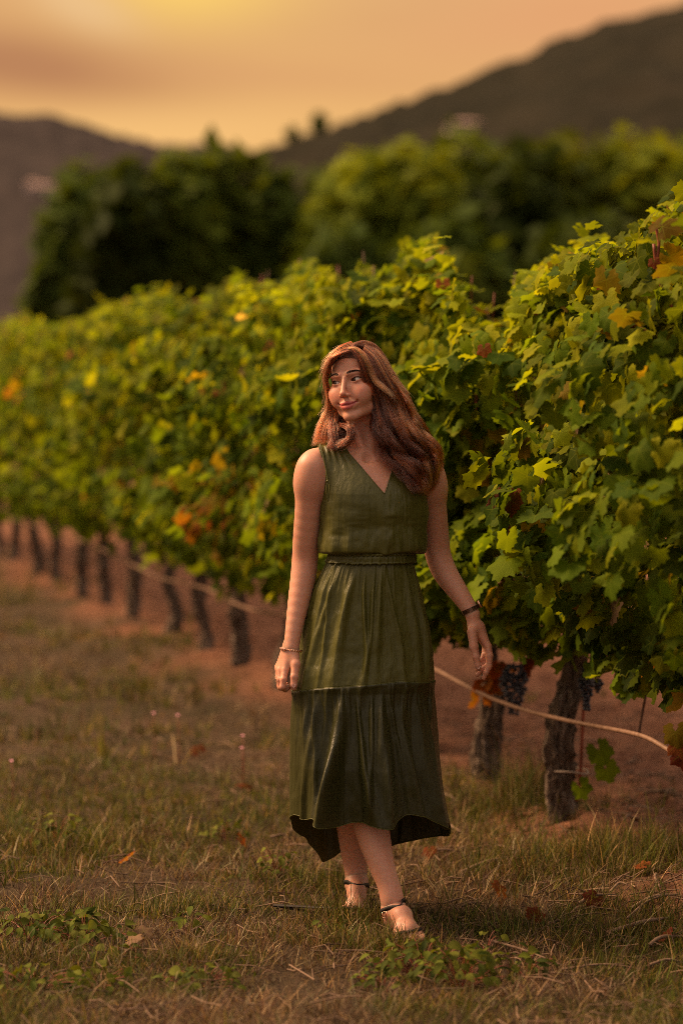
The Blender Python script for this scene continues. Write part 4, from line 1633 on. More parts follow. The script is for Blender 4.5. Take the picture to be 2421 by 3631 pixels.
def dress_mat(gain=1.0):
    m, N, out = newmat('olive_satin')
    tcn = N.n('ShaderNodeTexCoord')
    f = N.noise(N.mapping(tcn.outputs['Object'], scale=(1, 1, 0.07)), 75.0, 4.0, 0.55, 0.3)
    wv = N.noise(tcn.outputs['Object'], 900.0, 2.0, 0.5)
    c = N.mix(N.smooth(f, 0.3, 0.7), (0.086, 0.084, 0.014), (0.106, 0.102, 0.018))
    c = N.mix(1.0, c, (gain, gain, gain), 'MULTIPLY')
    p = principled(N, c, 0.39, 0.45, 0.0, N.math('ADD', f, N.math('MULTIPLY', wv, 0.10)), 0.42, 0.010)
    p.inputs['Sheen Weight'].default_value = 0.12
    p.inputs['Sheen Roughness'].default_value = 0.4
    p.inputs['Sheen Tint'].default_value = (0.55, 0.60, 0.30, 1)
    tr = N.n('ShaderNodeBsdfTranslucent')
    tr.inputs[0].default_value = (0.17, 0.145, 0.035, 1)
    mx = N.n('ShaderNodeMixShader')
    mx.inputs[0].default_value = 0.26
    N.t.links.new(p.outputs[0], mx.inputs[1])
    N.t.links.new(tr.outputs[0], mx.inputs[2])
    N.t.links.new(mx.outputs[0], out.inputs[0])
    return m


M_dress = dress_mat()
M_tier_shaded = dress_mat(0.40)          # the lower tier is the same cloth, its shade put into a darker base colour
M_black = simple_mat('black_leather', (0.012, 0.009, 0.009), (0.02, 0.014, 0.014), 80, 0.55, 0.25, bstr=0.1)
M_gold = simple_mat('rose_gold', (0.85, 0.52, 0.36), (0.75, 0.42, 0.28), 60, 0.22, 0.5, 1.0, bstr=0.05)
M_darkm = simple_mat('dark_bracelet_link', (0.20, 0.11, 0.075), (0.08, 0.045, 0.035), 120, 0.28, 0.5, 0.8, bstr=0.1)
M_eyew = simple_mat('eye_white', (0.62, 0.56, 0.52), (0.56, 0.50, 0.46), 90, 0.2, 0.5, bstr=0.02)
M_iris = simple_mat('eye_iris', (0.045, 0.018, 0.010), (0.025, 0.010, 0.007), 300, 0.12, 0.6, bstr=0.02)
M_brow = simple_mat('brow_hair', (0.060, 0.028, 0.018), (0.04, 0.018, 0.012), 300, 0.6, 0.3)
M_nail = simple_mat('nail_varnish', (0.70, 0.44, 0.38), (0.66, 0.40, 0.35), 100, 0.2, 0.6, bstr=0.02)

person = empty('person', (0.10, 7.0, 0.0), 'person with long wavy auburn hair in a sleeveless olive green dress, looking to the left', 'person')
PO = np.array(person.location)


def pobj(name, me, parent=None):
    """part of the person; vertices are given in world coordinates"""
    o = obj(name, me, parent or person)
    if parent is None:
        o.matrix_parent_inverse = Matrix.Translation(-person.location)
    return o


def sub(name, me, parent):
    return obj(name, me, parent)


# ---- torso (also what the dress hangs on)
TORSO = [(1438, 1284, .044, .048, 7.092), (1500, 1292, .053, .054, 7.088), (1545, 1296, .055, .056, 7.09), (1585, 1300, .064, .060, 7.09), (1612, 1305, .100, .066, 7.085), (1645, 1308, .142, .080, 7.07), (1700, 1316, .146, .094, 7.06), (1757, 1325, .143, .104, 7.055), (1820, 1328, .140, .104, 7.055),
         (1900, 1322, .126, .098, 7.055), (1975, 1318, .112, .088, 7.055), (2060, 1314, .128, .098, 7.055), (2150, 1308, .150, .110, 7.06), (2250, 1302, .162, .115, 7.065), (2350, 1300, .160, .112, 7.065), (2430, 1300, .140, .10, 7.06)]
tz = np.array([W(t[1], t[0], t[4])[2] for t in TORSO])[::-1]
tx = np.array([W(t[1], t[0], t[4])[0] for t in TORSO])[::-1]
ta = np.array([t[2] for t in TORSO])[::-1]
tb = np.array([t[3] for t in TORSO])[::-1]
ty = np.array([t[4] for t in TORSO])[::-1]
YAW = R(11)
cyw, syw = math.cos(YAW), math.sin(YAW)


def torso_fn(x, y, z):
    zz = np.clip(z, tz[0], tz[-1])
    cx, cyy = np.interp(zz, tz, tx), np.interp(zz, tz, ty)
    a, b = np.interp(zz, tz, ta), np.interp(zz, tz, tb)
    dx, dy = x - cx, y - cyy
    u = dx * cyw + dy * syw
    v = -dx * syw + dy * cyw
    e = (np.abs(u / a) ** 2.3 + np.abs(v / b) ** 2.3 + 1e-12) ** (1 / 2.3)
    d = (e - 1) * np.minimum(a, b) * 0.9
    dz = np.maximum(np.maximum(z - tz[-1], tz[0] - z), 0)
    return np.maximum(d, dz - 0.004)


body = SDF((-0.32, 6.68, 0.0), (0.62, 7.36, 1.53), 0.0045)
body.put((-0.25, 6.85, tz[0] - 0.02), (0.42, 7.30, tz[-1] + 0.02), torso_fn, 0.02)
# shoulders, collarbones, bust
shR, shL = W(1110, 1650, 7.02), W(1518, 1674, 7.10)
nb = W(1300, 1578, 7.10)
body.capsule(nb + [-0.02, 0, -0.01], shR + [0.01, 0.012, 0.012], 0.040, 0.036, 0.035)
body.capsule(nb + [0.02, 0, -0.01], shL + [-0.01, 0.01, 0.012], 0.040, 0.036, 0.035)
body.capsule(W(1285, 1625, 7.015), W(1140, 1612, 7.02), 0.010, 0.011, 0.022)
body.capsule(W(1325, 1632, 7.02), W(1480, 1640, 7.08), 0.010, 0.011, 0.022)
for (sx, yy) in ((1248, 6.975), (1408, 7.0)):
    body.ellipsoid(W(sx, 1800, yy + 0.022), (0.055, 0.044, 0.055), 0.05)
torso_grid = SDF(body.lo, body.lo + body.h * (body.n - 1), body.h)
torso_grid.F = body.F.copy()
for _ in range(5):                      # cloth bridges the hollows of the body
    for ax in range(3):
        f_ = torso_grid.F
        torso_grid.F = (np.roll(f_, 1, ax) + np.roll(f_, -1, ax) + np.roll(f_, 2, ax) + np.roll(f_, -2, ax) + f_) / 5

# ---- arms
ARM_R = [(1108, 1655, 7.02, .0445), (1101, 1720, 7.025, .0430), (1095, 1800, 7.035, .0395), (1087, 1900, 7.055, .0385), (1082, 1975, 7.07, .0370), (1076, 2040, 7.062, .0365), (1060, 2130, 7.04, .0315), (1044, 2220, 7.015, .0250), (1034, 2290, 7.0, .0218), (1033, 2302, 6.998, .0210)]
ARM_L = [(1518, 1676, 7.10, .0445), (1528, 1740, 7.11, .042), (1537, 1820, 7.125, .0385), (1545, 1900, 7.14, .0375), (1552, 1965, 7.145, .0368), (1577, 2030, 7.13, .0355), (1621, 2095, 7.10, .0290), (1655, 2145, 7.075, .0235), (1668, 2166, 7.066, .0205), (1671, 2172, 7.063, .0190)]


def chain_of(lst, n=26):
    P = np.array([np.append(W(a, b, c), r) for a, b, c, r in lst])
    C = catmull(P, n)
    return C[:, :3], C[:, 3]


PR, RR = chain_of(ARM_R)
PL, RL = chain_of(ARM_L)
for P_, R_ in ((PR, RR), (PL, RL)):
    for i in range(len(P_) - 1):
        body.capsule(P_[i], P_[i + 1], R_[i], R_[i + 1], 0.022 if i < 4 else 0.006)

# ---- legs
LEG_F = [(1352, 2360, 7.05, .080), (1335, 2480, 7.01, .072), (1305, 2600, 6.99, .058), (1286, 2700, 6.975, .051), (1292, 2790, 6.965, .050), (1308, 2890, 6.955, .0515), (1328, 2980, 6.935, .046), (1352, 3065, 6.90, .0365), (1378, 3140, 6.88, .0315), (1390, 3190, 6.87, .0325), (1394, 3228, 6.875, .030)]
LEG_R = [(1252, 2360, 7.06, .080), (1240, 2500, 7.06, .070), (1236, 2640, 7.06, .058), (1240, 2740, 7.08, .052), (1247, 2860, 7.13, .053), (1253, 2950, 7.16, .047), (1257, 3040, 7.175, .037), (1262, 3100, 7.17, .0315), (1264, 3140, 7.165, .031)]
for L in (LEG_F, LEG_R):
    P_, R_ = chain_of(L, 30)
    for i in range(len(P_) - 1):
        body.capsule(P_[i], P_[i + 1], R_[i], R_[i + 1], 0.02 if i < 4 else 0.006)


# neck cords and the hollow of the throat
body.capsule(W(1255, 1520, 7.03), W(1296, 1618, 7.018), 0.011, 0.008, 0.02)
body.capsule(W(1330, 1510, 7.06), W(1312, 1620, 7.018), 0.011, 0.008, 0.02)
body.ellipsoid(W(1303, 1622, 7.000), (0.012, 0.012, 0.014), 0.015, 'sub')

# ---- feet
feet = SDF((0.0, 6.58, -0.03), (0.34, 7.26, 0.20), 0.0022)


def foot(sd, ank, heel, ball, toes, width, spread):
    ank, heel, ball, toes = [np.asarray(a, float) for a in (ank, heel, ball, toes)]
    sd.capsule(ank + [0, 0.004, 0.03], ank, 0.0285, 0.031, 0.004)
    sd.capsule(ank, heel, 0.029, 0.025, 0.02)
    mid = (ank * 0.4 + ball * 0.6) + np.array([0, 0, 0.016])
    sd.capsule(ank + [0, -0.012, -0.006], mid, 0.028, 0.024, 0.02)
    sd.capsule(mid, ball, 0.025, 0.019, 0.02)
    sd.capsule(heel, ball, 0.019, 0.018, 0.03)
    f = toes - ball
    s = np.cross(f / np.linalg.norm(f), [0, 0, 1.0])
    for k in range(5):
        q = (k - 1.6) / 2.0
        b = ball + s * (q * width) + np.array([0, 0, -0.004])
        e = b + f * (1.0 - 0.10 * abs(k - 0.5 * (1 + spread)) * 1.0) + s * q * 0.003
        r = 0.0115 if (k == (0 if spread < 0 else 4)) else 0.0082
        sd.capsule(ball + s * q * width * 0.6 - f * 0.3 + [0, 0, 0.004], b, 0.014, r * 1.15, 0.012)
        sd.capsule(b, (b + e) / 2 + [0, 0, 0.003], r * 1.1, r, 0.006)
        sd.capsule((b + e) / 2 + [0, 0, 0.003], e - [0, 0, 0.004], r, r * 0.9, 0.002)


aF = W(1394, 3218, 6.875)
foot(feet, aF, aF + [0.0, 0.055, -0.055], np.array([aF[0] + 0.040, 6.755, 0.038]), np.array([aF[0] + 0.055, 6.705, 0.030]), 0.030, -1)
aR = W(1264, 3128, 7.165)
foot(feet, aR, aR + [0.0, 0.05, -0.045], np.array([aR[0] + 0.0, 7.055, 0.036]), np.array([aR[0] - 0.004, 7.005, 0.028]), 0.028, 1)

# ---- hands
hands = SDF((-0.24, 6.88, 0.62), (0.50, 7.16, 0.95), 0.0020)


def finger(sd, pts, r0, r1, k=0.004):
    P_ = np.array(pts)
    rr = np.linspace(r0, r1, len(P_))
    for i in range(len(P_) - 1):
        sd.capsule(P_[i], P_[i + 1], rr[i] * 1.04, rr[i + 1], k if i == 0 else 0.0015)
        if 0 < i:
            sd.ellipsoid(P_[i], (rr[i] * 1.08,) * 3, 0.003)


def H1(x, y, Y):   # enlargement of the bracelet hand
    return W(940 + x / 7.84, 2250 + y / 7.84, Y)


wr = H1(700, 350, 7.0)
hands.capsule(H1(715, 200, 7.002), wr, 0.0200, 0.0212, 0.002, flat=((0, 1, 0), 0.9))
hands.capsule(wr, H1(690, 600, 6.995), 0.0215, 0.024, 0.01, flat=((0.3, 1, 0), 0.72))
kn = [H1(560, 990, 6.972), H1(430, 985, 6.985), H1(370, 955, 7.003), H1(350, 900, 7.022)]      # index .. little knuckles
for i, q in enumerate(kn):
    hands.capsule(H1(690 - 30 * i, 520, 6.99 + 0.006 * i), q, 0.0165, 0.0112 - 0.0007 * i, 0.012, flat=((0.3, 1, 0), 0.9))
finger(hands, [kn[0], H1(515, 1250, 6.958), H1(480, 1455, 6.955), H1(590, 1500, 6.972), H1(680, 1440, 6.992)], 0.0100, 0.0070)
finger(hands, [kn[1], H1(420, 1250, 6.973), H1(430, 1465, 6.975), H1(560, 1525, 6.995), H1(640, 1440, 7.012)], 0.0098, 0.0070)
finger(hands, [kn[2], H1(370, 1200, 6.995), H1(395, 1420, 7.000), H1(520, 1480, 7.016), H1(600, 1380, 7.03)], 0.0092, 0.0066)
finger(hands, [kn[3], H1(360, 1120, 7.018), H1(380, 1300, 7.024), H1(480, 1370, 7.036), H1(560, 1280, 7.045)], 0.0082, 0.0058)
hands.capsule(H1(790, 560, 6.985), H1(855, 830, 6.968), 0.0150, 0.0130, 0.014)
finger(hands, [H1(855, 830, 6.968), H1(815, 1170, 6.955), H1(792, 1400, 6.952), H1(800, 1480, 6.954)], 0.0128, 0.0085, 0.006)


def H2(x, y, Y):   # enlargement of the watch hand
    return W(1600 + x / 7.125, 2100 + y / 7.125, Y)


w2 = H2(530, 560, 7.06)
hands.capsule(H2(470, 400, 7.068), w2, 0.0200, 0.0200, 0.002, flat=((0.2, 1, 0), 0.9))
hands.capsule(w2, H2(570, 860, 7.05), 0.0195, 0.0195, 0.01, flat=((0.2, 1, 0), 0.78))
kn2 = [H2(920, 1370, 7.035), H2(930, 1400, 7.052), H2(900, 1390, 7.068), H2(850, 1360, 7.082)]
for i, q in enumerate(kn2):
    hands.capsule(H2(620 + 20 * i, 900, 7.05 + 0.004 * i), q, 0.0165, 0.0108 - 0.0006 * i, 0.014, flat=((0.3, 1, 0), 0.9))
finger(hands, [kn2[0], H2(965, 1600, 7.028), H2(945, 1880, 7.024), H2(870, 2030, 7.020), H2(815, 2170, 7.022)], 0.0105, 0.0064)
finger(hands, [kn2[1], H2(960, 1640, 7.046), H2(920, 1830, 7.040), H2(780, 1950, 7.034), H2(650, 2090, 7.034)], 0.0098, 0.0062)
finger(hands, [kn2[2], H2(900, 1560, 7.062), H2(880, 1740, 7.056), H2(770, 1850, 7.048), H2(650, 1960, 7.046)], 0.0092, 0.0060)
finger(hands, [kn2[3], H2(830, 1500, 7.074), H2(810, 1590, 7.066), H2(775, 1680, 7.056), H2(740, 1730, 7.050)], 0.0080, 0.0056)
hands.capsule(H2(520, 1000, 7.03), H2(565, 1380, 7.015), 0.0150, 0.0128, 0.014)
finger(hands, [H2(565, 1380, 7.015), H2(625, 1640, 7.008), H2(668, 1850, 7.006), H2(690, 1925, 7.008)], 0.0118, 0.0076, 0.006)

# ---- head, modelled in its own frame: x right (as seen), -y forward, z up; origin between the eyes
head = SDF((-0.095, -0.125, -0.155), (0.095, 0.115, 0.125), 0.0016)
h_ = head
h_.ellipsoid((0, 0.012, 0.030), (0.073, 0.092, 0.083), 0.0)
h_.ellipsoid((0, -0.030, -0.028), (0.0640, 0.056, 0.078), 0.02)
for s in (-1, 1):
    h_.capsule((s * 0.0485, 0.000, -0.050), (s * 0.038, -0.030, -0.079), 0.013, 0.0135, 0.02)
    h_.capsule((s * 0.038, -0.030, -0.079), (s * 0.011, -0.070, -0.1005), 0.015, 0.0135, 0.016)
    h_.ellipsoid((s * 0.0465, -0.053, -0.030), (0.022, 0.024, 0.020), 0.022)
    h_.ellipsoid((s * 0.036, -0.063, -0.050), (0.020, 0.018, 0.021), 0.022)
    h_.capsule((s * 0.014, -0.0835, 0.0185), (s * 0.046, -0.068, 0.021), 0.0075, 0.006, 0.012)
h_.ellipsoid((0, -0.0745, -0.101), (0.0145, 0.0125, 0.0125), 0.012)
h_.ellipsoid((0, -0.080, -0.071), (0.024, 0.0115, 0.016), 0.012)           # muzzle
# eye hollows
for s in (-1, 1):
    h_.ellipsoid((s * 0.0315, -0.0950, -0.001), (0.0175, 0.0155, 0.0125), 0.010, 'sub')
    h_.ellipsoid((s * 0.0315, -0.0685, 0.0), (0.0155, 0.0145, 0.0128), 0.004)  # closed lids over the eyeball
    h_.ellipsoid((s * 0.0130, -0.0865, -0.005), (0.005, 0.005, 0.007), 0.008, 'sub')
# nose
h_.capsule((0, -0.0835, 0.008), (0, -0.1045, -0.034), 0.0052, 0.0072, 0.009)
h_.ellipsoid((0, -0.1070, -0.0375), (0.0082, 0.0080, 0.0074), 0.006)
for s in (-1, 1):
    h_.ellipsoid((s * 0.0102, -0.0955, -0.0415), (0.0062, 0.0082, 0.0064), 0.005)
    h_.ellipsoid((s * 0.0062, -0.1015, -0.0490), (0.0034, 0.0050, 0.0034), 0.002, 'sub')
h_.capsule((0, -0.092, -0.049), (0, -0.092, -0.060), 0.0045, 0.004, 0.008)
# mouth: two lips, corners turned up in a smile
up_l = [(-0.0290, -0.0755, -0.0620), (-0.014, -0.0885, -0.0658), (-0.004, -0.0925, -0.0640), (0, -0.0925, -0.0650), (0.004, -0.0925, -0.0640), (0.014, -0.0885, -0.0658), (0.0290, -0.0755, -0.0620)]
lo_l = [(-0.024, -0.0785, -0.0670), (-0.011, -0.0880, -0.0745), (0, -0.0905, -0.0760), (0.011, -0.0880, -0.0745), (0.024, -0.0785, -0.0670)]
h_.chain(up_l, [0.0020, 0.0040, 0.0045, 0.0042, 0.0045, 0.0040, 0.0020], 0.0035, n=14)
h_.chain(lo_l, [0.0022, 0.0048, 0.0056, 0.0048, 0.0022], 0.0035, n=12)
cut = [(-0.030, -0.0775, -0.0624), (-0.013, -0.0945, -0.0700), (0, -0.0985, -0.0698), (0.013, -0.0945, -0.0700), (0.030, -0.0775, -0.0624)]
C = catmull(cut, 13)
for i in range(12):
    h_.capsule(C[i], C[i + 1], 0.0011, 0.0011, 0.002, 'sub')
for s in (-1, 1):
    h_.ellipsoid((s * 0.0310, -0.0785, -0.0612), (0.0028, 0.0042, 0.0028), 0.006, 'sub')
    h_.capsule((s * 0.020, -0.0965, -0.0435), (s * 0.0345, -0.0830, -0.064), 0.0012, 0.0012, 0.006, 'sub')
    # ear
    h_.ellipsoid((s * 0.0725, 0.018, -0.012), (0.007, 0.016, 0.029), 0.006)
# neck stub
h_.capsule((0.004, 0.026, -0.06), (0.004, 0.034, -0.105), 0.044, 0.040, 0.022)


# almond openings of the eyes
def almond(s):
    def fn(x, y, z):
        u = (x * s - 0.0315)
        zc = 0.0006 + u * 0.085
        up_ = 0.0062 * np.sqrt(np.clip(1 - (u / 0.0150) ** 2, 0, 1)) * (1 + u * 12)
        dn_ = 0.0048 * np.clip(1 - (u / 0.0150) ** 2, 0, 1)
        w = z - zc
        d = np.maximum(w - up_, -w - dn_)
        d = np.maximum(d, np.abs(u) - 0.0148)
        return np.maximum(d, y + 0.0600) + 0 * y
    return fn


for s in (-1, 1):
    c = np.array([s * 0.0315, -0.075, 0.0])
    h_.put(c - [0.017, 0.016, 0.009], c + [0.017, 0.016, 0.009], almond(s), 0.0012, 'sub')

HYAW, HROLL, HPITCH = R(27), R(9.5), R(-1.5)
# rotate: face turned to her right (camera left), head leaning
Rh = (Matrix.Rotation(-HYAW, 3, 'Z') @ Matrix.Rotation(-HROLL, 3, 'Y') @ Matrix.Rotation(HPITCH, 3, 'X'))
Rh = np.array(Rh)
HS = 1.0
EYEC = W(1222, 1352, 6.975)            # point between the eyes on the face surface
HO = EYEC - Rh @ (np.array([0, -0.082, 0.0]) * HS)


def hw(p):
    return HO + (np.atleast_2d(p) * HS) @ Rh.T


Vh, Qh = head.mesh(2)
# paint the face: lips, blush, brows' shade
th = np.ones((len(Vh), 3)) * SKIN


def blob(c, r, pw=1.0):
    d = (Vh - np.array(c)) / np.array(r)
    return np.exp(-np.sum(d * d, 1) * pw)


front = sstep(-Vh[:, 1], 0.03, 0.06)
for s in (-1, 1):
    th = th * (1 - 0.30 * blob((s * 0.042, -0.07, -0.036), (0.022, 0.03, 0.017))[:, None] * np.array([0.12, 0.75, 0.75]))
    th = th * (1 - 0.38 * blob((s * 0.033, -0.08, 0.0085), (0.019, 0.02, 0.0055))[:, None] * np.array([0.8, 1, 1]))
    th = th * (1 - 0.22 * blob((s * 0.031, -0.078, -0.0115), (0.015, 0.02, 0.005))[:, None] * np.array([0.7, 1, 1]))
    th = th * (1 - 0.7 * blob((s * 0.0062, -0.1005, -0.0485), (0.0042, 0.006, 0.0032))[:, None] * np.array([0.8, 1, 1]))
th = th * (1 - 0.22 * blob((0, -0.11, -0.041), (0.012, 0.02, 0.009))[:, None] * np.array([0.1, 0.9, 0.9]))
xl = Vh[:, 0]
au = np.abs(xl)
zu = np.interp(au, [0, 0.0035, 0.014, 0.029], [-0.0600, -0.0588, -0.0618, -0.0612])
zd = np.interp(au, [0, 0.011, 0.019, 0.029], [-0.0825, -0.0805, -0.0755, -0.0640])
lip = sstep(Vh[:, 2], zd - 0.0008, zd + 0.0010) * (1 - sstep(Vh[:, 2], zu - 0.0008, zu + 0.0010)) * (au < 0.0290) * sstep(-Vh[:, 1], 0.068, 0.074)
up_lip = sstep(Vh[:, 2], -0.0715, -0.0690)
lipc = np.array([0.50, 0.13, 0.11]) * (1 - up_lip[:, None]) + np.array([0.34, 0.065, 0.065]) * up_lip[:, None]
th = th * (1 - lip[:, None]) + lipc * lip[:, None]
Vhw = hw(Vh)

Vb, Qb = body.mesh(3)
Vf, Qf = feet.mesh(2)
Vn, Qn = hands.mesh(2)
kb = np.ones((len(Vb), 3)) * SKIN
kn_ = np.ones((len(Vn), 3)) * SKIN * np.array([1, 0.97, 0.96])
kf = np.ones((len(Vf), 3)) * SKIN
bag = Bag()
bag.add(Vb, Qb, kb)
bag.add(Vhw, Qh, th)
bag.add(Vf, Qf, kf)
bag.add(Vn, Qn, kn_)
body_ob = pobj('body', bag.mesh('body', [M_skin]))
# ---- eyes
import bmesh


def sphere_mesh(name, c, r, mats, look=None):
    bm = bmesh.new()
    bmesh.ops.create_uvsphere(bm, u_segments=24, v_segments=16, radius=r)
    me = bpy.data.meshes.new(name)
    bm.to_mesh(me)
    bm.free()
    V = np.empty(len(me.vertices) * 3)
    me.vertices.foreach_get('co', V)
    V = V.reshape(-1, 3)
    for m in mats:
        me.materials.append(m)
    if look is not None:
        lk = np.asarray(look) / np.linalg.norm(look)
        cen = np.array([p.center[:] for p in me.polygons]) / r
        ca = cen @ lk
        me.polygons.foreach_set('material_index', (ca > 0.885).astype(int).tolist())
    V = V + np.asarray(c)
    me.vertices.foreach_set('co', V.ravel())
    me.polygons.foreach_set('use_smooth', [True] * len(me.polygons))
    me.update()
    return me


gaze_w = np.array([-0.78, -0.62, 0.06])        # looking out to the left of the picture
gaze = Rh.T @ gaze_w
for s in (-1, 1):
    c = hw((s * 0.0315, -0.0655, 0.0))[0]
    lk = gaze_w if s < 0 else gaze_w
    o = pobj('eye', sphere_mesh('eyeball', c, 0.0125, [M_eyew, M_eyew], None))
    # iris cap: a disc set on the ball
    lkn = gaze_w / np.linalg.norm(gaze_w)
    a = np.linspace(0, 2 * np.pi, 20, endpoint=False)
    e1 = np.cross(lkn, [0, 0, 1.0])
    e1 /= np.linalg.norm(e1)
    e2 = np.cross(e1, lkn)
    rings = []
    for rr in (0.0, 0.0034, 0.0069):
        hgt = math.sqrt(0.01275 ** 2 - rr ** 2)
        rings.append(c + lkn * hgt + (np.cos(a)[:, None] * e1 + np.sin(a)[:, None] * e2) * rr)
    V = np.concatenate(rings)
    i = np.arange(20)
    j = (i + 1) % 20
    Fq = np.concatenate([np.stack([k * 20 + i, k * 20 + j, (k + 1) * 20 + j, (k + 1) * 20 + i], 1) for k in range(2)])
    sub('iris', mesh_np('iris', V, Fq, [M_iris]), o)
    # upper lash line and lashes
    u = np.linspace(-0.0150, 0.0162, 12)
    zl = 0.0006 + u * 0.085 + 0.0062 * np.sqrt(np.clip(1 - (u / 0.0158) ** 2, 0, 1)) * (1 + u * 12)
    yy = -0.0655 - np.sqrt(np.clip(0.0142 ** 2 - (u * 0.9) ** 2 - zl ** 2, 0, 1)) - 0.0008
    yy = np.where(np.isfinite(yy), yy, -0.07)
    line = np.column_stack([s * (0.0315 + u), yy, zl])
    w = 0.00085 * np.sin(np.linspace(0.35, 2.6, 12)) + 0.0003
    pobj('eyelash', mesh_np('eyelash', *tube_np(hw(line), w, 6), [M_brow]))
    u2 = np.linspace(-0.012, 0.0145, 10)
    zl = 0.0006 + u2 * 0.085 - 0.0050 * np.clip(1 - (u2 / 0.0155) ** 2, 0, 1)
    yy = -0.0655 - np.sqrt(np.clip(0.0140 ** 2 - (u2 * 0.9) ** 2 - zl ** 2, 0, 1)) - 0.0003
    pobj('eyelash', mesh_np('eyelash', *tube_np(hw(np.column_stack([s * (0.0315 + u2), yy, zl])), 0.0003, 5), [M_brow]))
    # brow: short hairs along an arch
    bb = Bag()
    brg = np.random.default_rng(3 + s)
    for q in np.linspace(0, 1, 70):
        bx = 0.0125 + q * 0.039
        bz = 0.0208 + 0.0052 * math.sin(q * 2.3) - 0.0050 * q ** 3
        th_ = (0.0038 * (1 - 0.65 * q)) * (0.5 + min(q * 6, 1) * 0.5)
        for m_ in range(5):
            px_, pz_ = bx + brg.normal(0, .0004), bz + brg.uniform(-1, 1) * th_
            d = np.array([0, 0.3, 0])
            # find the skin along +y
            ysamp = np.linspace(-0.11, -0.04, 60)
            f = head.sample(np.column_stack([np.full(60, s * px_), ysamp, np.full(60, pz_)]))
            k_ = int(np.argmax(f < 0))
            y0 = ysamp[k_] - 0.0006
            t_ = np.array([s * (0.0035 + q * 0.002), 0.0010 + q * 0.0015, 0.0030 * (1 - q * 1.3)])
            p0 = np.array([s * px_, y0, pz_])
            bb.add(*tube_np(hw(np.array([p0, p0 + t_ * 0.5 + [0, -0.0006, 0], p0 + t_])), [0.00032, 0.0003, 0.00015], 3, False))
    pobj('eyebrow', bb.mesh('eyebrow', [M_brow]))


# ---- dress
def march(O, D, iso, grid=torso_grid, tmax=0.4, n=200):
    """first point along O + t D where the torso field falls to iso"""
    t = np.linspace(0, tmax, n)
    P = O[:, None, :] + t[None, :, None] * D[:, None, :]
    f = grid.sample(P) - iso
    hit = f < 0
    k = np.argmax(hit, axis=1)
    ok = hit.any(axis=1)
    k = np.where(ok, np.maximum(k, 1), n - 1)
    r = np.arange(len(O))
    f0, f1 = f[r, k - 1], f[r, k]
    tt = t[k - 1] + (t[k] - t[k - 1]) * np.where(ok, f0 / (f0 - f1 + 1e-9), 0)
    return O + tt[:, None] * D, ok


def fold_set(n, seed, wmin, wmax):
    g = np.random.default_rng(seed)
    return [(g.uniform(0, 2 * np.pi), g.uniform(wmin, wmax), g.uniform(0.35, 1.0), g.uniform(-0.25, 0.25), g.uniform(0, 6.28)) for _ in range(n)]


def fold_val(phi, t, fs):
    """ridges running down the cloth; phi angle, t 0..1 downwards"""
    out = np.zeros(np.broadcast(phi, t).shape)
    for c, w, a, dr, ph in fs:
        d = (phi - c - dr * t - 0.05 * np.sin(3 * t + ph) + np.pi) % (2 * np.pi) - np.pi
        out += a * np.exp(-(d / (w * (0.7 + 0.6 * t))) ** 2)
    return out


bag_d = Bag()
# skirt silhouettes: (photo y, left x, right x, depth half, Y centre)
UP = [(1978, 1172, 1462, .104, 7.055), (1998, 1158, 1466, .108, 7.055), (2040, 1136, 1478, .116, 7.055), (2090, 1112, 1492, .125, 7.055), (2160, 1092, 1508, .134, 7.055), (2230, 1076, 1524, .140, 7.055), (2300, 1064, 1533, .146, 7.055), (2380, 1050, 1536, .152, 7.05), (2440, 1040, 1537, .158, 7.05)]
LO = [(2440, 1040, 1537, .160, 7.05), (2500, 1035, 1546, .178, 7.05), (2600, 1031, 1556, .196, 7.05), (2700, 1031, 1562, .208, 7.05), (2800, 1032, 1574, .216, 7.055), (2900, 1034, 1592, .222, 7.06), (2960, 1036, 1602, .225, 7.06), (3060, 1050, 1600, .226, 7.06)]


def prof(tab):
    z = np.array([W(0, t[0], t[4])[2] for t in tab])
    L = np.array([W(t[1], t[0], t[4])[0] for t in tab])
    Rr_ = np.array([W(t[2], t[0], t[4])[0] for t in tab])
    return z[::-1], ((L + Rr_) / 2)[::-1], ((Rr_ - L) / 2)[::-1], np.array([t[3] for t in tab])[::-1], np.array([t[4] for t in tab])[::-1]


zU, cxU, aU, bU, yU = prof(UP)
zL, cxL, aL, bL, yL = prof(LO)
NPH = 420
phi = np.linspace(0, 2 * np.pi, NPH, endpoint=False)        # phi=0 at +x, front at 3*pi/2


def seam_z(ph):
    # seam line sags to the left of the picture: 2475 left, 2440, 2418, 2435 right at the front
    x = np.cos(ph)
    sy_ = np.interp(x, [-1, -0.75, -0.5, -0.1, 0.5, 1], [2474, 2452, 2441, 2432, 2420, 2434])
    return np.array([W(0, s_, 6.9)[2] for s_ in np.atleast_1d(sy_)])


szp = seam_z(phi)
z_top = W(0, 1980, 7.0)[2]
f_small = fold_set(64, 3, 0.020, 0.045)
f_mid = fold_set(34, 4, 0.03, 0.08)
f_gather = fold_set(80, 5, 0.018, 0.034)
f_big = fold_set(15, 6, 0.09, 0.20)
# the big hanging folds that the photo shows at the front
PH = lambda x: 2 * np.pi - np.arccos(x)
f_front = [(PH(-0.42), 0.075, 1.5, -0.10, 1.0), (PH(-0.26), 0.055, 1.0, -0.22, 2.0), (PH(0.22), 0.07, 1.0, 0.02, 0.3), (PH(-0.02), 0.06, 0.7, 0.05, 4.0), (PH(0.52), 0.07, 0.8, 0.10, 5.0), (PH(0.80), 0.10, 0.9, 0.05, 0.4)]

nv = 90
t = np.linspace(0, 1, nv)
PHg, Tg = np.meshgrid(phi, t, indexing='ij')
Zg = z_top + (szp[:, None] - z_top) * Tg


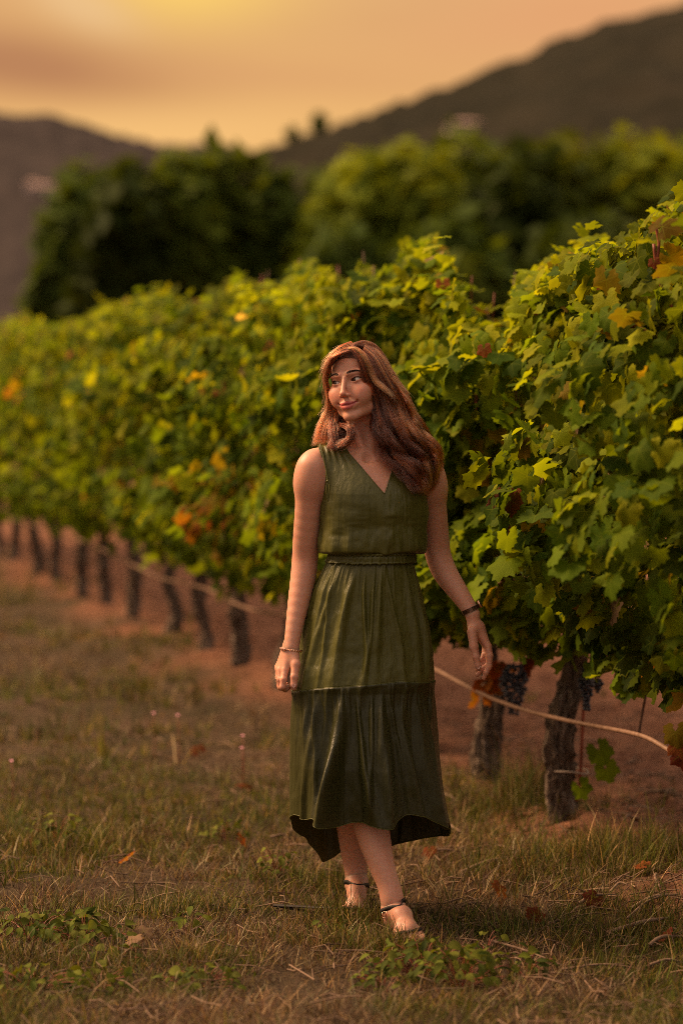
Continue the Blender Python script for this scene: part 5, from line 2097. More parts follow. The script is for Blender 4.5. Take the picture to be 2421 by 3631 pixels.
def shell(PHg, Zg, disp, prof_):
    z, cx, a, b, yc = prof_
    A = np.interp(Zg, z, a) + 0
    B = np.interp(Zg, z, b)
    CX = np.interp(Zg, z, cx)
    CY = np.interp(Zg, z, yc)
    n_ = 2.25
    c, s = np.cos(PHg), np.sin(PHg)
    k = (np.abs(c) ** n_ + np.abs(s) ** n_) ** (-1 / n_)
    X = CX + (A * k + disp) * c
    Y = CY + (B * k + disp) * s
    return np.stack([X, Y, Zg], -1)


gath = np.exp(-Tg * 5.0)
side = np.abs(np.cos(PHg))
disp = 0.0065 * gath * (fold_val(PHg, Tg, f_small) - 0.8) + 0.0135 * sstep(Tg, 0.03, 0.35) * (1 - 0.45 * sstep(Tg, 0.6, 1)) * (fold_val(PHg, Tg, f_mid) - 0.8)
disp += 0.0028 * np.exp(-((Tg - 1) / 0.10) ** 2) * (fold_val(PHg, 1 - Tg, f_gather) - 0.6) * 0.35
disp *= 1 - 0.55 * side ** 4
disp += (fbm(np.stack([PHg.ravel() * 5, Tg.ravel() * 9], 1), 3, 8).reshape(PHg.shape) - 0.5) * 0.006 * sstep(Tg, 0.1, 0.5)
Pg = shell(PHg, Zg, disp, (zU, cxU, aU, bU, yU))
bag_d.add(Pg.reshape(-1, 3), grid_faces(NPH, nv, True)[:, ::-1])
seam_ring = Pg[:, -1, :]

# lower tier: gathered ruffle, hem dips at the back
HEMX = [(-1.0, 2914), (-0.80, 2922), (-0.62, 2900), (-0.50, 2930), (-0.42, 2934), (-0.30, 2920), (-0.10, 2916), (0.12, 2930), (0.25, 2938), (0.34, 2912), (0.52, 2890), (0.70, 2906), (0.86, 2955), (0.93, 2968), (1.0, 2930)]
HEMB = [(-1.0, 2930), (-0.85, 2965), (-0.64, 3075), (-0.50, 3045), (-0.3, 3012), (0.0, 3030), (0.2, 3020), (0.4, 3000), (0.6, 2985), (0.85, 2960), (1.0, 2945)]
cph, sph = np.cos(phi), np.sin(phi)
hf = np.interp(cph, *zip(*HEMX))
hb = np.interp(cph, *zip(*HEMB))
zf = np.array([W(0, v, 6.86)[2] for v in hf])
zbk = np.array([W(0, v, 7.20)[2] for v in hb])
mixb = sstep(sph, -0.35, 0.35)
hemz = zf * (1 - mixb) + zbk * mixb
for _ in range(14):
    hemz = (np.roll(hemz, 1) + hemz + np.roll(hemz, -1)) / 3
nv2 = 110
t2 = np.linspace(0, 1, nv2)
PH2, T2 = np.meshgrid(phi, t2, indexing='ij')
Z2 = szp[:, None] + (hemz[:, None] - szp[:, None]) * T2
d2 = 0.0110 * np.exp(-T2 * 5) * sstep(T2, 0.0, 0.03) * (fold_val(PH2, T2, f_gather) - 0.75)
d2 += 0.018 * sstep(T2, 0.0, 0.4) * (fold_val(PH2, T2, f_big) - 0.9)
d2 += 0.014 * sstep(T2, 0.0, 0.2) * (fold_val(PH2, T2, f_mid) - 0.9)
d2 += 0.032 * sstep(T2, 0.05, 0.75) * fold_val(PH2, T2, f_front)
d2 *= 1 - 0.9 * np.abs(np.cos(PH2)) ** 9
d2 += (fbm(np.stack([PH2.ravel() * 6, T2.ravel() * 5], 1), 3, 18).reshape(PH2.shape) - 0.5) * 0.010 * T2
d2 += 0.0045 * np.exp(-T2 * 30)
P2 = shell(PH2, Z2, d2, (zL, cxL, aL, bL, yL))
k0 = np.exp(-T2 * 22)[..., None]
P2 = P2 * (1 - k0) + (seam_ring[:, None, :] + np.stack([np.cos(PH2) * 0.003, np.sin(PH2) * 0.003, Z2 - szp[:, None]], -1)) * k0
bag_l = Bag()
bag_l.add(P2.reshape(-1, 3), grid_faces(NPH, nv2, True)[:, ::-1])

# bodice: ring part from the waist up to the foot of the V, then four panels
zV = W(0, 1752, 6.96)[2]
z_el = W(0, 1972, 6.97)[2]
z_bl = W(0, 1945, 6.97)[2]
tcx, tcy = np.interp(zV, tz, tx), np.interp(zV, tz, ty)
xVb = W(1363, 1748, 6.955)[0]
ISO = 0.0075


def front_y(xv, zv, iso=ISO, back=False):
    n = len(xv)
    O = np.column_stack([xv, np.full(n, 7.36 if back else 6.68), zv])
    D = np.tile(np.array([0, -1.0 if back else 1.0, 0]), (n, 1))
    P, ok = march(O, D, iso, tmax=0.62, n=320)
    return P, ok


# columns of the ring at zV by angle
phF0 = None
nF = 46      # columns of each half panel


def ring_point(ph, zz, iso):
    n = len(ph)
    cx = np.interp(zz, tz, tx)
    cy_ = np.interp(zz, tz, ty)
    D = np.column_stack([-np.cos(ph), -np.sin(ph), np.zeros(n)])
    O = np.column_stack([cx, cy_, zz]) - D * 0.26
    P, ok = march(O, D, iso, tmax=0.25, n=220)
    return P


xaR, xaL = W(1140, 1752, 7.03)[0], W(1508, 1752, 7.08)[0]
# angle of armhole ends and V foot, seen from the torso axis
phs = np.linspace(0, 2 * np.pi, 2000)
rp = ring_point(phs, np.full(2000, zV), ISO)
frontm = np.sin(phs) < 0.05


def ph_of_x(x, fr=True):
    m = (np.sin(phs) < 0.0) if fr else (np.sin(phs) > 0.0)
    i = np.where(m)[0]
    o = np.argsort(rp[i, 0])
    return np.interp(x, rp[i, 0][o], phs[i][o])


ph_a = ph_of_x(rp[np.sin(phs) < 0, 0].min() + 0.006)       # near left side
ph_b = ph_of_x(rp[np.sin(phs) < 0, 0].max() - 0.006)
ph_v = ph_of_x(xVb)
cols = np.concatenate([np.linspace(ph_a, ph_v, nF), np.linspace(ph_v, ph_b, nF)[1:]])
ph_c, ph_d = 2 * np.pi + (2 * np.pi - ph_b) * 1.0, 2 * np.pi + (2 * np.pi - ph_a)
back_cols = np.linspace(ph_b, ph_a + 2 * np.pi, 2 * nF + 20)[1:-1]
allc = np.concatenate([cols, back_cols])
nr = 64
tr_ = np.linspace(0, 1, nr)
bl_seed = fold_set(60, 31, 0.018, 0.045)
bl_mid = fold_set(14, 32, 0.10, 0.22)
ringP = np.zeros((len(allc), nr, 3))
acc_r = None
for j, tj in enumerate(tr_):
    zz = zV + (z_el - zV) * tj
    P = ring_point(allc, np.full(len(allc), zz), ISO)
    out = np.column_stack([np.cos(allc), np.sin(allc), np.zeros(len(allc))])
    ax_ = np.array([np.interp(zz, tz, tx), np.interp(zz, tz, ty), zz])
    r_b = np.linalg.norm(P - ax_, axis=1)
    acc_r = r_b if acc_r is None else np.maximum(r_b, acc_r * 0.9988)
    e_ = float(sstep(tj, 0.86, 1.0)) ** 1.3
    drop = float(sstep(tj, 0.0, 0.25))
    blo = 0.007 * math.sin(min(1, tj / 0.93) * math.pi) ** 1.5 + 0.014 * float(sstep(tj, 0.50, 0.84)) * (1 - e_)
    fsm = fold_val(allc % (2 * np.pi), np.full(len(allc), 1 - tj), bl_seed) - 0.7
    fmd = fold_val(allc % (2 * np.pi), np.full(len(allc), 1 - tj), bl_mid) - 0.7
    dsp = blo + (0.0085 * float(sstep(tj, 0.30, 0.9)) * fsm + 0.0100 * math.sin(math.pi * min(1, tj * 1.05)) * fmd) * (1 - 0.55 * e_)
    dsp = dsp + (fbm(np.column_stack([allc * 4, np.full(len(allc), tj * 6)]), 3, 55) - 0.5) * 0.012 * math.sin(math.pi * tj)
    r_c = (acc_r * drop + r_b * (1 - drop)) * (1 - e_) + r_b * e_
    ringP[:, j] = ax_ + out * (r_c + dsp)[:, None]
    ringP[:, j, 2] = zz - 0.014 * float(sstep(tj, 0.5, 0.86)) * (1 - e_) * (1 + 0.7 * fmd)
# smooth the cloth across the chest hollow a little
for _ in range(6):
    ringP[1:-1, 1:] = ringP[1:-1, 1:] * 0.6 + 0.2 * (ringP[2:, 1:] + ringP[:-2, 1:])
bag_b = Bag()
bag_b.add(ringP.reshape(-1, 3), grid_faces(len(allc), nr, True)[:, ::-1])

# upper front panels
npn = 40


def panel(base, inner, outer, back=False, iso=ISO, seed=0, gath_top=0.003):
    """base (n,3): points of the ring from outer to inner; inner/outer: photo polylines from bottom to shoulder"""
    n = len(base)
    ti = np.linspace(0, 1, npn)
    I = catmull(np.array(inner), npn)
    O_ = catmull(np.array(outer), npn)
    s = np.linspace(0, 1, n)
    out = np.zeros((n, npn, 3))
    for j in range(npn):
        a, b = O_[j], I[j]
        xz = a[None, :] * (1 - s[:, None]) + b[None, :] * s[:, None]
        w = math.exp(-(j / 7.0) ** 2)
        bx = base[:, [0, 2]] + (xz - (O_[0][None] * (1 - s[:, None]) + I[0][None] * s[:, None]))
        xz = xz * (1 - w) + bx * w
        P, ok = front_y(xz[:, 0], xz[:, 1], iso, back)
        yy = P[:, 1]
        if (~ok).any() and ok.any():
            yy = np.interp(np.arange(n), np.where(ok)[0], yy[ok])
        elif not ok.any():
            yy = out[:, j - 1, 1] + (0.012 if not back else -0.012)
        out[:, j] = np.column_stack([xz[:, 0], yy, xz[:, 1]])
    d = out[:, 0] - base
    for j in range(npn):
        out[:, j] -= d * math.exp(-(j / 6.0) ** 2)
    for _ in range(8):
        out[1:-1, 1:-1, 1] = 0.5 * out[1:-1, 1:-1, 1] + 0.125 * (out[2:, 1:-1, 1] + out[:-2, 1:-1, 1] + out[1:-1, 2:, 1] + out[1:-1, :-2, 1])
    tj = np.linspace(0, 1, npn)[None, :]
    g = gath_top * sstep(tj, 0.25, 1.0) * np.sin(s[:, None] * 30 + 2.5 * np.sin(3 * tj + seed) + seed) * np.sin(np.pi * s[:, None]) ** 0.5
    out[:, :, 1] -= g * (1 if not back else -1)
    return out


def xz(sx, sy, Y):
    p = W(sx, sy, Y)
    return (p[0], p[2])


baseR = ringP[:nF, 0]
baseL = ringP[nF - 1:2 * nF - 1, 0][::-1]
innR = [xz(1363, 1750, 6.955), xz(1322, 1705, 6.965), xz(1275, 1650, 6.985), xz(1240, 1610, 7.01), xz(1222, 1580, 7.05)]
outR = [(baseR[0][0], zV), xz(1146, 1715, 7.0), xz(1147, 1670, 6.995), xz(1141, 1620, 7.0), xz(1128, 1578, 7.03)]
innL = [xz(1363, 1750, 6.955), xz(1377, 1710, 6.97), xz(1393, 1660, 6.985), xz(1406, 1618, 7.02), xz(1414, 1592, 7.06)]
outL = [(baseL[0][0], zV), xz(1500, 1715, 7.06), xz(1494, 1670, 7.06), xz(1490, 1625, 7.07), xz(1488, 1600, 7.09)]
pR = panel(baseR, innR, outR, seed=1.0)
pL = panel(baseL, innL, outL, seed=2.2)
bag_b.add(pR.reshape(-1, 3), grid_faces(nF, npn))
bag_b.add(pL.reshape(-1, 3), grid_faces(nF, npn)[:, ::-1])
# back panel: one sheet from armhole to armhole
nb_ = len(back_cols)
baseB = ringP[2 * nF - 1:, 0]
half = nb_ // 2
outB1 = [(baseB[0][0], zV), xz(1500, 1715, 7.1), xz(1494, 1670, 7.1), xz(1490, 1625, 7.1), xz(1488, 1600, 7.09)]
outB2 = [(baseB[-1][0], zV), xz(1146, 1715, 7.0), xz(1147, 1670, 6.995), xz(1141, 1620, 7.0), xz(1128, 1578, 7.03)]
inB = [(baseB[half][0], zV), xz(1320, 1710, 7.1), xz(1316, 1670, 7.1), xz(1314, 1635, 7.1), xz(1312, 1612, 7.1)]
p1 = panel(baseB[:half + 1], inB, outB1, back=True)
p2 = panel(baseB[half:][::-1], inB, outB2, back=True)
bag_b.add(p1.reshape(-1, 3), grid_faces(half + 1, npn))
bag_b.add(p2.reshape(-1, 3), grid_faces(nb_ - half, npn)[:, ::-1])


def solid(o, th=0.0012):
    w = o.modifiers.new('weld', 'WELD')
    w.merge_threshold = 0.0003
    m = o.modifiers.new('thickness', 'SOLIDIFY')
    m.thickness = th
    m.offset = 0
    return o


dress = solid(pobj('dress', bag_d.mesh('dress_skirt', [M_dress])))
solid(sub('bodice', bag_b.mesh('dress_bodice', [M_dress]), dress))
solid(sub('hem_tier', bag_l.mesh('dress_tier', [M_tier_shaded]), dress))

# elastic waistband: a ruched channel between two cords of gathering
zw0, zw1 = W(0, 1966, 6.97)[2], W(0, 2000, 6.97)[2]
nb2 = 26
T3 = np.linspace(0, 1, nb2)
PH3, TT3 = np.meshgrid(phi, T3, indexing='ij')
fr = np.linspace(0, 1, 1)
ru = fold_val(PH3, 0.2 * TT3, fold_set(90, 41, 0.014, 0.026)) - 0.7
Z3 = zw0 + (zw1 - zw0) * TT3 - 0.0035 * ru * sstep(TT3, 0.75, 1.0)
d3 = 0.003 + 0.0075 * np.sin(np.pi * np.clip(TT3 * 1.0, 0, 1)) ** 0.7 + 0.0030 * ru * np.sin(np.pi * TT3) + 0.004 * sstep(TT3, 0.7, 1.0)
P3 = shell(PH3, np.minimum(Z3, zU[-1] + 0.02), d3, (zU, cxU, aU, bU, yU))
bw = Bag()
bw.add(P3.reshape(-1, 3), grid_faces(NPH, nb2, True)[:, ::-1])
cord = P3[:, 2] * 1.0
cord = np.vstack([cord, cord[:1]])
bw.add(*tube_np(cord + np.array([0, -0.001, 0.002]), 0.0032 + 0.0012 * np.sin(np.arange(len(cord)) * 0.9), 6, False))
solid(sub('waistband', bw.mesh('dress_waistband', [M_dress]), dress), 0.001)
# seam piping of the tier and rolled edges of neckline and armholes
pip = Bag()
sr = np.vstack([seam_ring, seam_ring[:1]])
pip.add(*tube_np(sr + np.array([0, 0, 0.0]), 0.0022, 5, False))
for E in (pR[-1], pL[-1], pR[0], pL[0]):
    pip.add(*tube_np(E, 0.0017, 5))
hemr = np.vstack([P2[:, -1], P2[:1, -1]])
pip.add(*tube_np(hemr, 0.0015, 5, False))
sub('edging', pip.mesh('dress_edging', [M_dress]), dress)
# drawstring cord at the gathered shoulder with its little tassel
ds = [np.array([*W(1134, 1574, 7.0)]), W(1146, 1620, 6.975), W(1156, 1665, 6.965), W(1160, 1700, 6.955), W(1168, 1712, 6.948), W(1166, 1745, 6.945), W(1162, 1778, 6.945)]
sub('drawstring', mesh_np('drawstring', *tube_np(catmull(ds, 40), 0.0022, 6), [M_dress]), dress)
ds = [W(1160, 1705, 6.953), W(1157, 1735, 6.947), W(1160, 1768, 6.945)]
sub('drawstring', mesh_np('drawstring', *tube_np(catmull(ds, 20), 0.0017, 6), [M_dress]), dress)
kb_ = Bag()
kb_.add(icos_v := np.array([v for v in ico_v]) * 0.0048 + W(1161, 1706, 6.95), ico_f)
sub('drawstring_knot', kb_.mesh('drawstring_knot', [M_dress]), dress)

# ---- sandals
for (nm, an, side_, lab) in (('f', aF, 1, None), ('r', aR, -1, None)):
    ball = np.array([an[0] + (0.040 if nm == 'f' else 0.0), 6.755 if nm == 'f' else 7.055, 0.018])
    toe = np.array([an[0] + (0.056 if nm == 'f' else -0.004), 6.695 if nm == 'f' else 6.995, 0.012])
    heel = an + np.array([0, 0.058 if nm == 'f' else 0.05, -0.078 if nm == 'f' else -0.066])
    path = catmull([heel, (heel + ball) / 2 + [0, 0, 0.012], ball, toe], 18)
    T_, A_, B_ = frames(path)
    w = np.interp(np.linspace(0, 1, 18), [0, 0.12, 0.4, 0.72, 0.92, 1], [0.016, 0.027, 0.027, 0.040, 0.034, 0.016])
    sd = np.cross(T_, [0, 0, 1.0])
    sd /= np.linalg.norm(sd, axis=1)[:, None]
    top_l, top_r = path - sd * w[:, None], path + sd * w[:, None]
    dn = np.array([0, 0, -0.010])
    V = np.stack([top_l, top_r, top_r + dn, top_l + dn], 1)
    i = np.arange(17)
    Fq = np.concatenate([np.stack([i * 4 + k, i * 4 + (k + 1) % 4, (i + 1) * 4 + (k + 1) % 4, (i + 1) * 4 + k], 1) for k in range(4)])
    Fq = np.vstack([Fq, [[0, 3, 2, 1], [68, 69, 70, 71]]])
    sole = pobj('sandal', mesh_np('sandal_sole', V.reshape(-1, 3), Fq, [M_black], False))
    hb_ = box_np(heel + np.array([0, 0.0, -0.5 * max(0.02, heel[2] - 0.0) - 0.004]), (0.032, 0.034, max(0.02, heel[2]) + 0.0))
    sub('heel', mesh_np('sandal_heel', *hb_, [M_black], False), sole)
    a = np.linspace(0, 2 * np.pi, 44)
    tilt = 0.016 if nm == 'f' else -0.006
    cx_, cy_ = an[0] + 0.002, an[1] - 0.006
    base_z = an[2] + (0.006 if nm == 'f' else -0.004)
    rz = base_z + tilt * np.cos(a) - 0.010 * np.sin(a)
    D = np.column_stack([-np.cos(a), -np.sin(a), 0 * a])
    O = np.column_stack([cx_ + 0 * a, cy_ + 0 * a, rz]) - D * 0.085
    ring, _ = march(O, D, 0.0012, grid=feet, tmax=0.08, n=160)
    for _ in range(3):
        ring[:-1] = (ring[:-1] + np.roll(ring[:-1], 1, 0) + np.roll(ring[:-1], -1, 0)) / 3
        ring[-1] = ring[0]
    rx, ry = np.ptp(ring[:, 0]) / 2, np.ptp(ring[:, 1]) / 2
    # a flat strap: two stacked rows
    st = Bag()
    up_ = np.array([0, 0, 0.0062])
    o1, o2 = ring - up_, ring + up_
    nrm = np.column_stack([np.cos(a), np.sin(a), 0 * a]) * 0.0022
    V = np.stack([o1, o2, o2 + nrm, o1 + nrm], 1)
    i = np.arange(43)
    Fq = np.concatenate([np.stack([i * 4 + k, i * 4 + (k + 1) % 4, (i + 1) * 4 + (k + 1) % 4, (i + 1) * 4 + k], 1) for k in range(4)])
    st.add(V.reshape(-1, 3), Fq)
    sub('ankle_strap', st.mesh('ankle_strap', [M_black], True), sole)
    # heel counter strap from ankle strap to sole
    for sgn in (-1, 1):
        ps = catmull([np.array([cx_ + sgn * rx * 0.75, cy_ + ry * 0.68, base_z + tilt * sgn * .7]), heel + [sgn * 0.026, 0.0, 0.03], heel + [sgn * 0.026, -0.012, 0.0]], 8)
        sub('heel_strap', mesh_np('heel_strap', *tube_np(ps, 0.0042, 6), [M_black]), sole)
    # toe strap
    fwd = (toe - ball) / np.linalg.norm(toe - ball)
    sx_ = np.cross(fwd, [0, 0, 1.0])
    aa = np.linspace(-0.1, np.pi + 0.1, 20)
    c0 = ball * 0.55 + toe * 0.45 + np.array([0, 0, 0.010])
    D = np.array([-(sx_ * math.cos(q) + np.array([0, 0, 1]) * math.sin(q)) for q in aa])
    r0, _ = march(c0 - D * 0.06, D, 0.0010, grid=feet, tmax=0.058, n=120)
    V = np.stack([r0 - fwd * 0.008, r0 + fwd * 0.008, r0 + fwd * 0.008 + [0, 0, .003], r0 - fwd * 0.008 + [0, 0, .003]], 1)
    i = np.arange(19)
    Fq = np.concatenate([np.stack([i * 4 + k, i * 4 + (k + 1) % 4, (i + 1) * 4 + (k + 1) % 4, (i + 1) * 4 + k], 1) for k in range(4)])
    sub('toe_strap', mesh_np('toe_strap', V.reshape(-1, 3), Fq, [M_black]), sole)
    if nm == 'f':
        q = np.array([cx_ - rx * 0.80 - 0.002, cy_ - ry * 0.62 - 0.004, base_z - tilt * 0.8 - 0.004])
        e1, e2 = np.array([0.75, -0.6, 0.25]), np.array([0.1, -0.1, 1.0])
        rc = np.array([q + e1 * x_ * 0.0075 + e2 * z_ * 0.0085 for x_, z_ in ((-1, -1), (1, -1), (1, 1), (-1, 1), (-1, -1))])
        bk = Bag()
        for k in range(4):
            bk.add(*tube_np(np.array([rc[k], rc[k + 1]]), 0.0014, 6))
        sub('buckle', bk.mesh('buckle', [M_gold]), sole)

# ---- bracelet (rose gold nuggets), linked watch band, rings
wc = H1(712, 425, 6.999)
bd = Bag()
brg = np.random.default_rng(12)
na = 26
for k in range(na):
    a = 2 * math.pi * k / na
    c = wc + np.array([math.cos(a) * 0.0305, math.sin(a) * 0.0260, -0.0045 * math.cos(a - 0.4)])
    bd.add(ico_v * np.array([0.0038, 0.0038, 0.0034]) * brg.uniform(0.8, 1.35) + c, ico_f)
pobj('bracelet', bd.mesh('bracelet', [M_gold], False))
wc2 = H2(482, 436, 7.066)
axd = (w2 - H2(440, 330, 7.068))
axd = axd / np.linalg.norm(axd)
axd = np.array([0.42, -0.08, -0.90])
axd /= np.linalg.norm(axd)
e1 = np.cross(axd, [0, 1.0, 0])
e1 /= np.linalg.norm(e1)
e2 = np.cross(axd, e1)
band = None
for k in range(18):
    a0, a1 = 2 * math.pi * (k + 0.06) / 18, 2 * math.pi * (k + 0.94) / 18
    V = []
    for a in (a0, a1):
        for w_ in (-0.0058, 0.0058):
            for r_ in (0.0246, 0.0272):
                V.append(wc2 + e1 * math.cos(a) * r_ + e2 * math.sin(a) * r_ * 0.92 + axd * w_)
    V = np.array(V)
    Fq = np.array([[0, 1, 3, 2], [4, 6, 7, 5], [0, 4, 5, 1], [2, 3, 7, 6], [0, 2, 6, 4], [1, 5, 7, 3]])
    me = mesh_np('watch_link', V, Fq, [M_darkm], False)
    if band is None:
        band = pobj('wristwatch', me)
    else:
        sub('link', me, band)
# watch case on the outer side of the wrist
cc = wc2 - e1 * 0.0282 * (1 if e1[0] < 0 else -1) + np.array([0.0, -0.004, 0.004])
out_d = (cc - wc2) / np.linalg.norm(cc - wc2)
P = np.array([cc - out_d * 0.002, cc + out_d * 0.0045])
sub('watch_case', mesh_np('watch_case', *tube_np(P, 0.0115, 20), [M_gold]), band)
sub('watch_face', mesh_np('watch_face', *tube_np(np.array([cc + out_d * 0.0044, cc + out_d * 0.0050]), 0.0090, 20), [M_black]), band)


def ring(c, ax, r, w, stone=None):
    ax = np.asarray(ax, float) / np.linalg.norm(ax)
    e1 = np.cross(ax, [0.2, 1, 0.1])
    e1 /= np.linalg.norm(e1)
    e2 = np.cross(ax, e1)
    a = np.linspace(0, 2 * np.pi, 25)
    o = pobj('ring', mesh_np('ring', *tube_np(c + np.cos(a)[:, None] * e1 * r + np.sin(a)[:, None] * e2 * r, w, 6, False), [M_gold]))
    if stone is not None:
        sub('ring_stone', mesh_np('ring_stone', ico_v * 0.0036 + stone, ico_f, [M_gold], False), o)


ring(H1(368, 1230, 6.996), (0.1, 0, -1), 0.0096, 0.0014, H1(312, 1235, 6.985))
ring(H1(360, 1160, 7.019), (0.1, 0, -1), 0.0086, 0.0012)
# thumb nails
for (c, n_, t_) in ((H1(795, 1420, 6.9425), (0.05, -1, 0.1), (0.02, 0.05, -1)), (H2(680, 1890, 6.999), (-0.2, -1, 0.15), (0.25, 0.0, -1))):
    V, Fq = oval_leaf(np.random.default_rng(1), 0.9)
    V = V * np.array([1, 1, 0.25])
    M = leaf_matrix(c - np.asarray(t_) * 0.007, np.asarray(n_, float), np.asarray(t_, float), 0.0135)
    pobj('nail', mesh_np('nail', V @ M[:3, :3].T + M[:3, 3], Fq, [M_nail]))

# ---- hair
M_hair, N, out_ = newmat('auburn_hair')
hb_ = N.n('ShaderNodeBsdfHairPrincipled')
hb_.parametrization = 'COLOR'
hi = N.n('ShaderNodeHairInfo')
at = N.n('ShaderNodeAttribute', attribute_name='tint')
N.t.links.new(N.mix(N.math('MULTIPLY', hi.outputs['Random'], 0.6), at.outputs['Color'], N.mix(1.0, at.outputs['Color'], (0.55, 0.5, 0.5), 'MULTIPLY')), hb_.inputs['Color'])
hb_.inputs['Roughness'].default_value = 0.26
hb_.inputs['Radial Roughness'].default_value = 0.35
N.t.links.new(hb_.outputs[0], out_.inputs[0])

INNER = [(640, 300), (665, 380), (700, 490), (742, 620), (762, 740), (800, 880), (790, 1000), (815, 1120), (900, 1240), (1010, 1330), (1080, 1440), (1150, 1560), (1200, 1620)]
OUTER = [(700, 88), (850, 195), (960, 370), (1050, 520), (1160, 680), (1215, 820), (1270, 950), (1330, 1060), (1405, 1170), (1440, 1270), (1405, 1400), (1370, 1530), (1275, 1630)]
INN = catmull(np.array(INNER, float), 40)
OUT = catmull(np.array(OUTER, float), 40)
hrg = np.random.default_rng(77)
NP_ = 30
strands, cols_h = [], []
S_AUB = np.array([0.25, 0.041, 0.012])
S_DARK = np.array([0.070, 0.018, 0.009])
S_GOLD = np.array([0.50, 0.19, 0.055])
cen = hw((0, 0.012, 0.030))[0]


def head_push(P, extra=0.004):
    """keep strands outside the skull"""
    L = ((P - HO) @ Rh) / HS
    q = (L - np.array([0, 0.012, 0.030])) / (np.array([0.073, 0.092, 0.083]) + extra)
    r = np.linalg.norm(q, axis=1)
    k = np.where((r < 1) & (L[:, 2] > -0.04), 1 / np.maximum(r, 0.3), 1)
    q = q * k[:, None]
    L2 = q * (np.array([0.073, 0.092, 0.083]) + extra) + np.array([0, 0.012, 0.030])
    return HO + (L2 * HS) @ Rh.T


def add_lock(guide, n, r0, r1, wave_a, wave_n, col, jit=0.30, end_var=0.16, push=True):
    G = catmull(guide, NP_)
    T_, A_, B_ = frames(G)
    t = np.linspace(0, 1, NP_)
    for _ in range(n):
        a = hrg.uniform(0, 2 * np.pi)
        q = math.sqrt(hrg.random())
        rad = (r0 + (r1 - r0) * np.sin(np.pi * np.clip(t * 0.62, 0, 1))) * q
        ph = hrg.uniform(-0.5, 0.5)
        wv = wave_a * sstep(t, 0.15, 0.6)
        P = G + A_ * (rad * math.cos(a) + wv * np.sin(2 * np.pi * wave_n * t + ph))[:, None] + B_ * (rad * math.sin(a) + 0.7 * wv * np.cos(2 * np.pi * wave_n * t + ph))[:, None]
        P = P + hrg.normal(0, 0.0012, 3) * t[:, None] * 2
        fz = (fbm(np.column_stack([t * 5 + hrg.uniform(0, 900), t * 0]), 2, 5) - 0.5) * jit * 0.02
        P = P + A_ * fz[:, None]
        fz2 = (fbm(np.column_stack([t * 6 + hrg.uniform(0, 900), t * 0]), 2, 15) - 0.5) * jit * 0.02 * sstep(t, 0.1, 0.4)
        P = P + B_ * fz2[:, None]
        e = 1 - abs(hrg.normal(0, end_var))
        e = max(0.45, e)
        idx_ = t * e * (NP_ - 1)
        P = np.stack([np.interp(idx_, np.arange(NP_), P[:, c]) for c in range(3)], 1)
        if push:
            P = head_push(P)
        strands.append(P)
        cols_h.append(col * hrg.uniform(0.55, 1.5))


# big sweep over her left shoulder (right in the picture)
nl = 30
for layer in range(3):
    for k in range(nl):
        q = (k + hrg.uniform(0.1, 0.9)) / nl
        pts2 = INN * (1 - q) + OUT * q
        yb = np.interp(q, [0, 0.3, 0.7, 1.0], [6.985, 6.965, 6.99, 7.045]) + layer * 0.022
        t = np.linspace(0, 1, 40)
        yoff = yb + np.interp(t, [0, 0.12, 0.4, 0.7, 1], [0.0, -0.008, 0.006, -0.012, -0.020]) * (1.0 if layer == 0 else 0.5)
        wob = 30 * np.sin(2 * np.pi * (1.6 * t + hrg.uniform(0, 1))) * sstep(t, 0.2, 0.6)
        G = np.array([ZW(pts2[i, 0] + wob[i], pts2[i, 1], yoff[i]) for i in range(0, 40, 3)])
        c = S_AUB if hrg.random() < 0.55 else S_DARK
        if q < 0.25 and hrg.random() < 0.7:
            c = S_DARK
        c = c * hrg.uniform(0.35, 1.35)
        if layer == 0 and hrg.random() < (0.12 if q < 0.55 else 0.34):
            c = S_AUB * 2.0
        add_lock(G, 80, 0.0025, 0.0070, 0.0160, hrg.uniform(1.9, 3.0), c)
# the swept front strand that catches the light
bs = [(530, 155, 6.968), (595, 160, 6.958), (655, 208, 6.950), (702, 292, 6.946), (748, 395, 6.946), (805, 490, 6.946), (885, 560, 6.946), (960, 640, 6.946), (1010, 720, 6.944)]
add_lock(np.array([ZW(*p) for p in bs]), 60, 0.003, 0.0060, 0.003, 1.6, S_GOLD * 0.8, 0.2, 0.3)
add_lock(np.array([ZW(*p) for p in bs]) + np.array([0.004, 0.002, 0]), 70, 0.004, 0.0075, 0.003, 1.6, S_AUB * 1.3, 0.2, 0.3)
bs2 = [(510, 165, 6.972), (570, 185, 6.962), (620, 250, 6.957), (660, 350, 6.955), (690, 460, 6.96), (730, 580, 6.968), (790, 700, 6.975)]
add_lock(np.array([ZW(*p) for p in bs2]), 180, 0.003, 0.007, 0.001, 1.0, S_DARK, 0.05, 0.15)
bs2 = [(530, 150, 6.972), (575, 168, 6.960), (635, 240, 6.953), (680, 350, 6.952), (715, 460, 6.958), (760, 570, 6.966), (840, 690, 6.972)]
add_lock(np.array([ZW(*p) for p in bs2]), 140, 0.003, 0.006, 0.001, 1.0, S_AUB, 0.05, 0.15)
# crown over the top
for k in range(16):
    q = k / 15
    g = [(560 + 30 * q, 158 - 50 * q, 6.972 + 0.03 * q), (600 + 90 * q, 120 - 25 * q, 7.0 + 0.03 * q), (740 + 70 * q, 190 - 40 * q, 7.02 + 0.03 * q), (860 + 50 * q, 330 - 40 * q, 7.04 + 0.02 * q), (950 + 40 * q, 500, 7.05), (1040 + 40 * q, 680, 7.05)]
    add_lock(np.array([ZW(*p) for p in g]), 80, 0.004, 0.008, 0.003, 1.6, S_AUB if k % 3 else S_DARK)
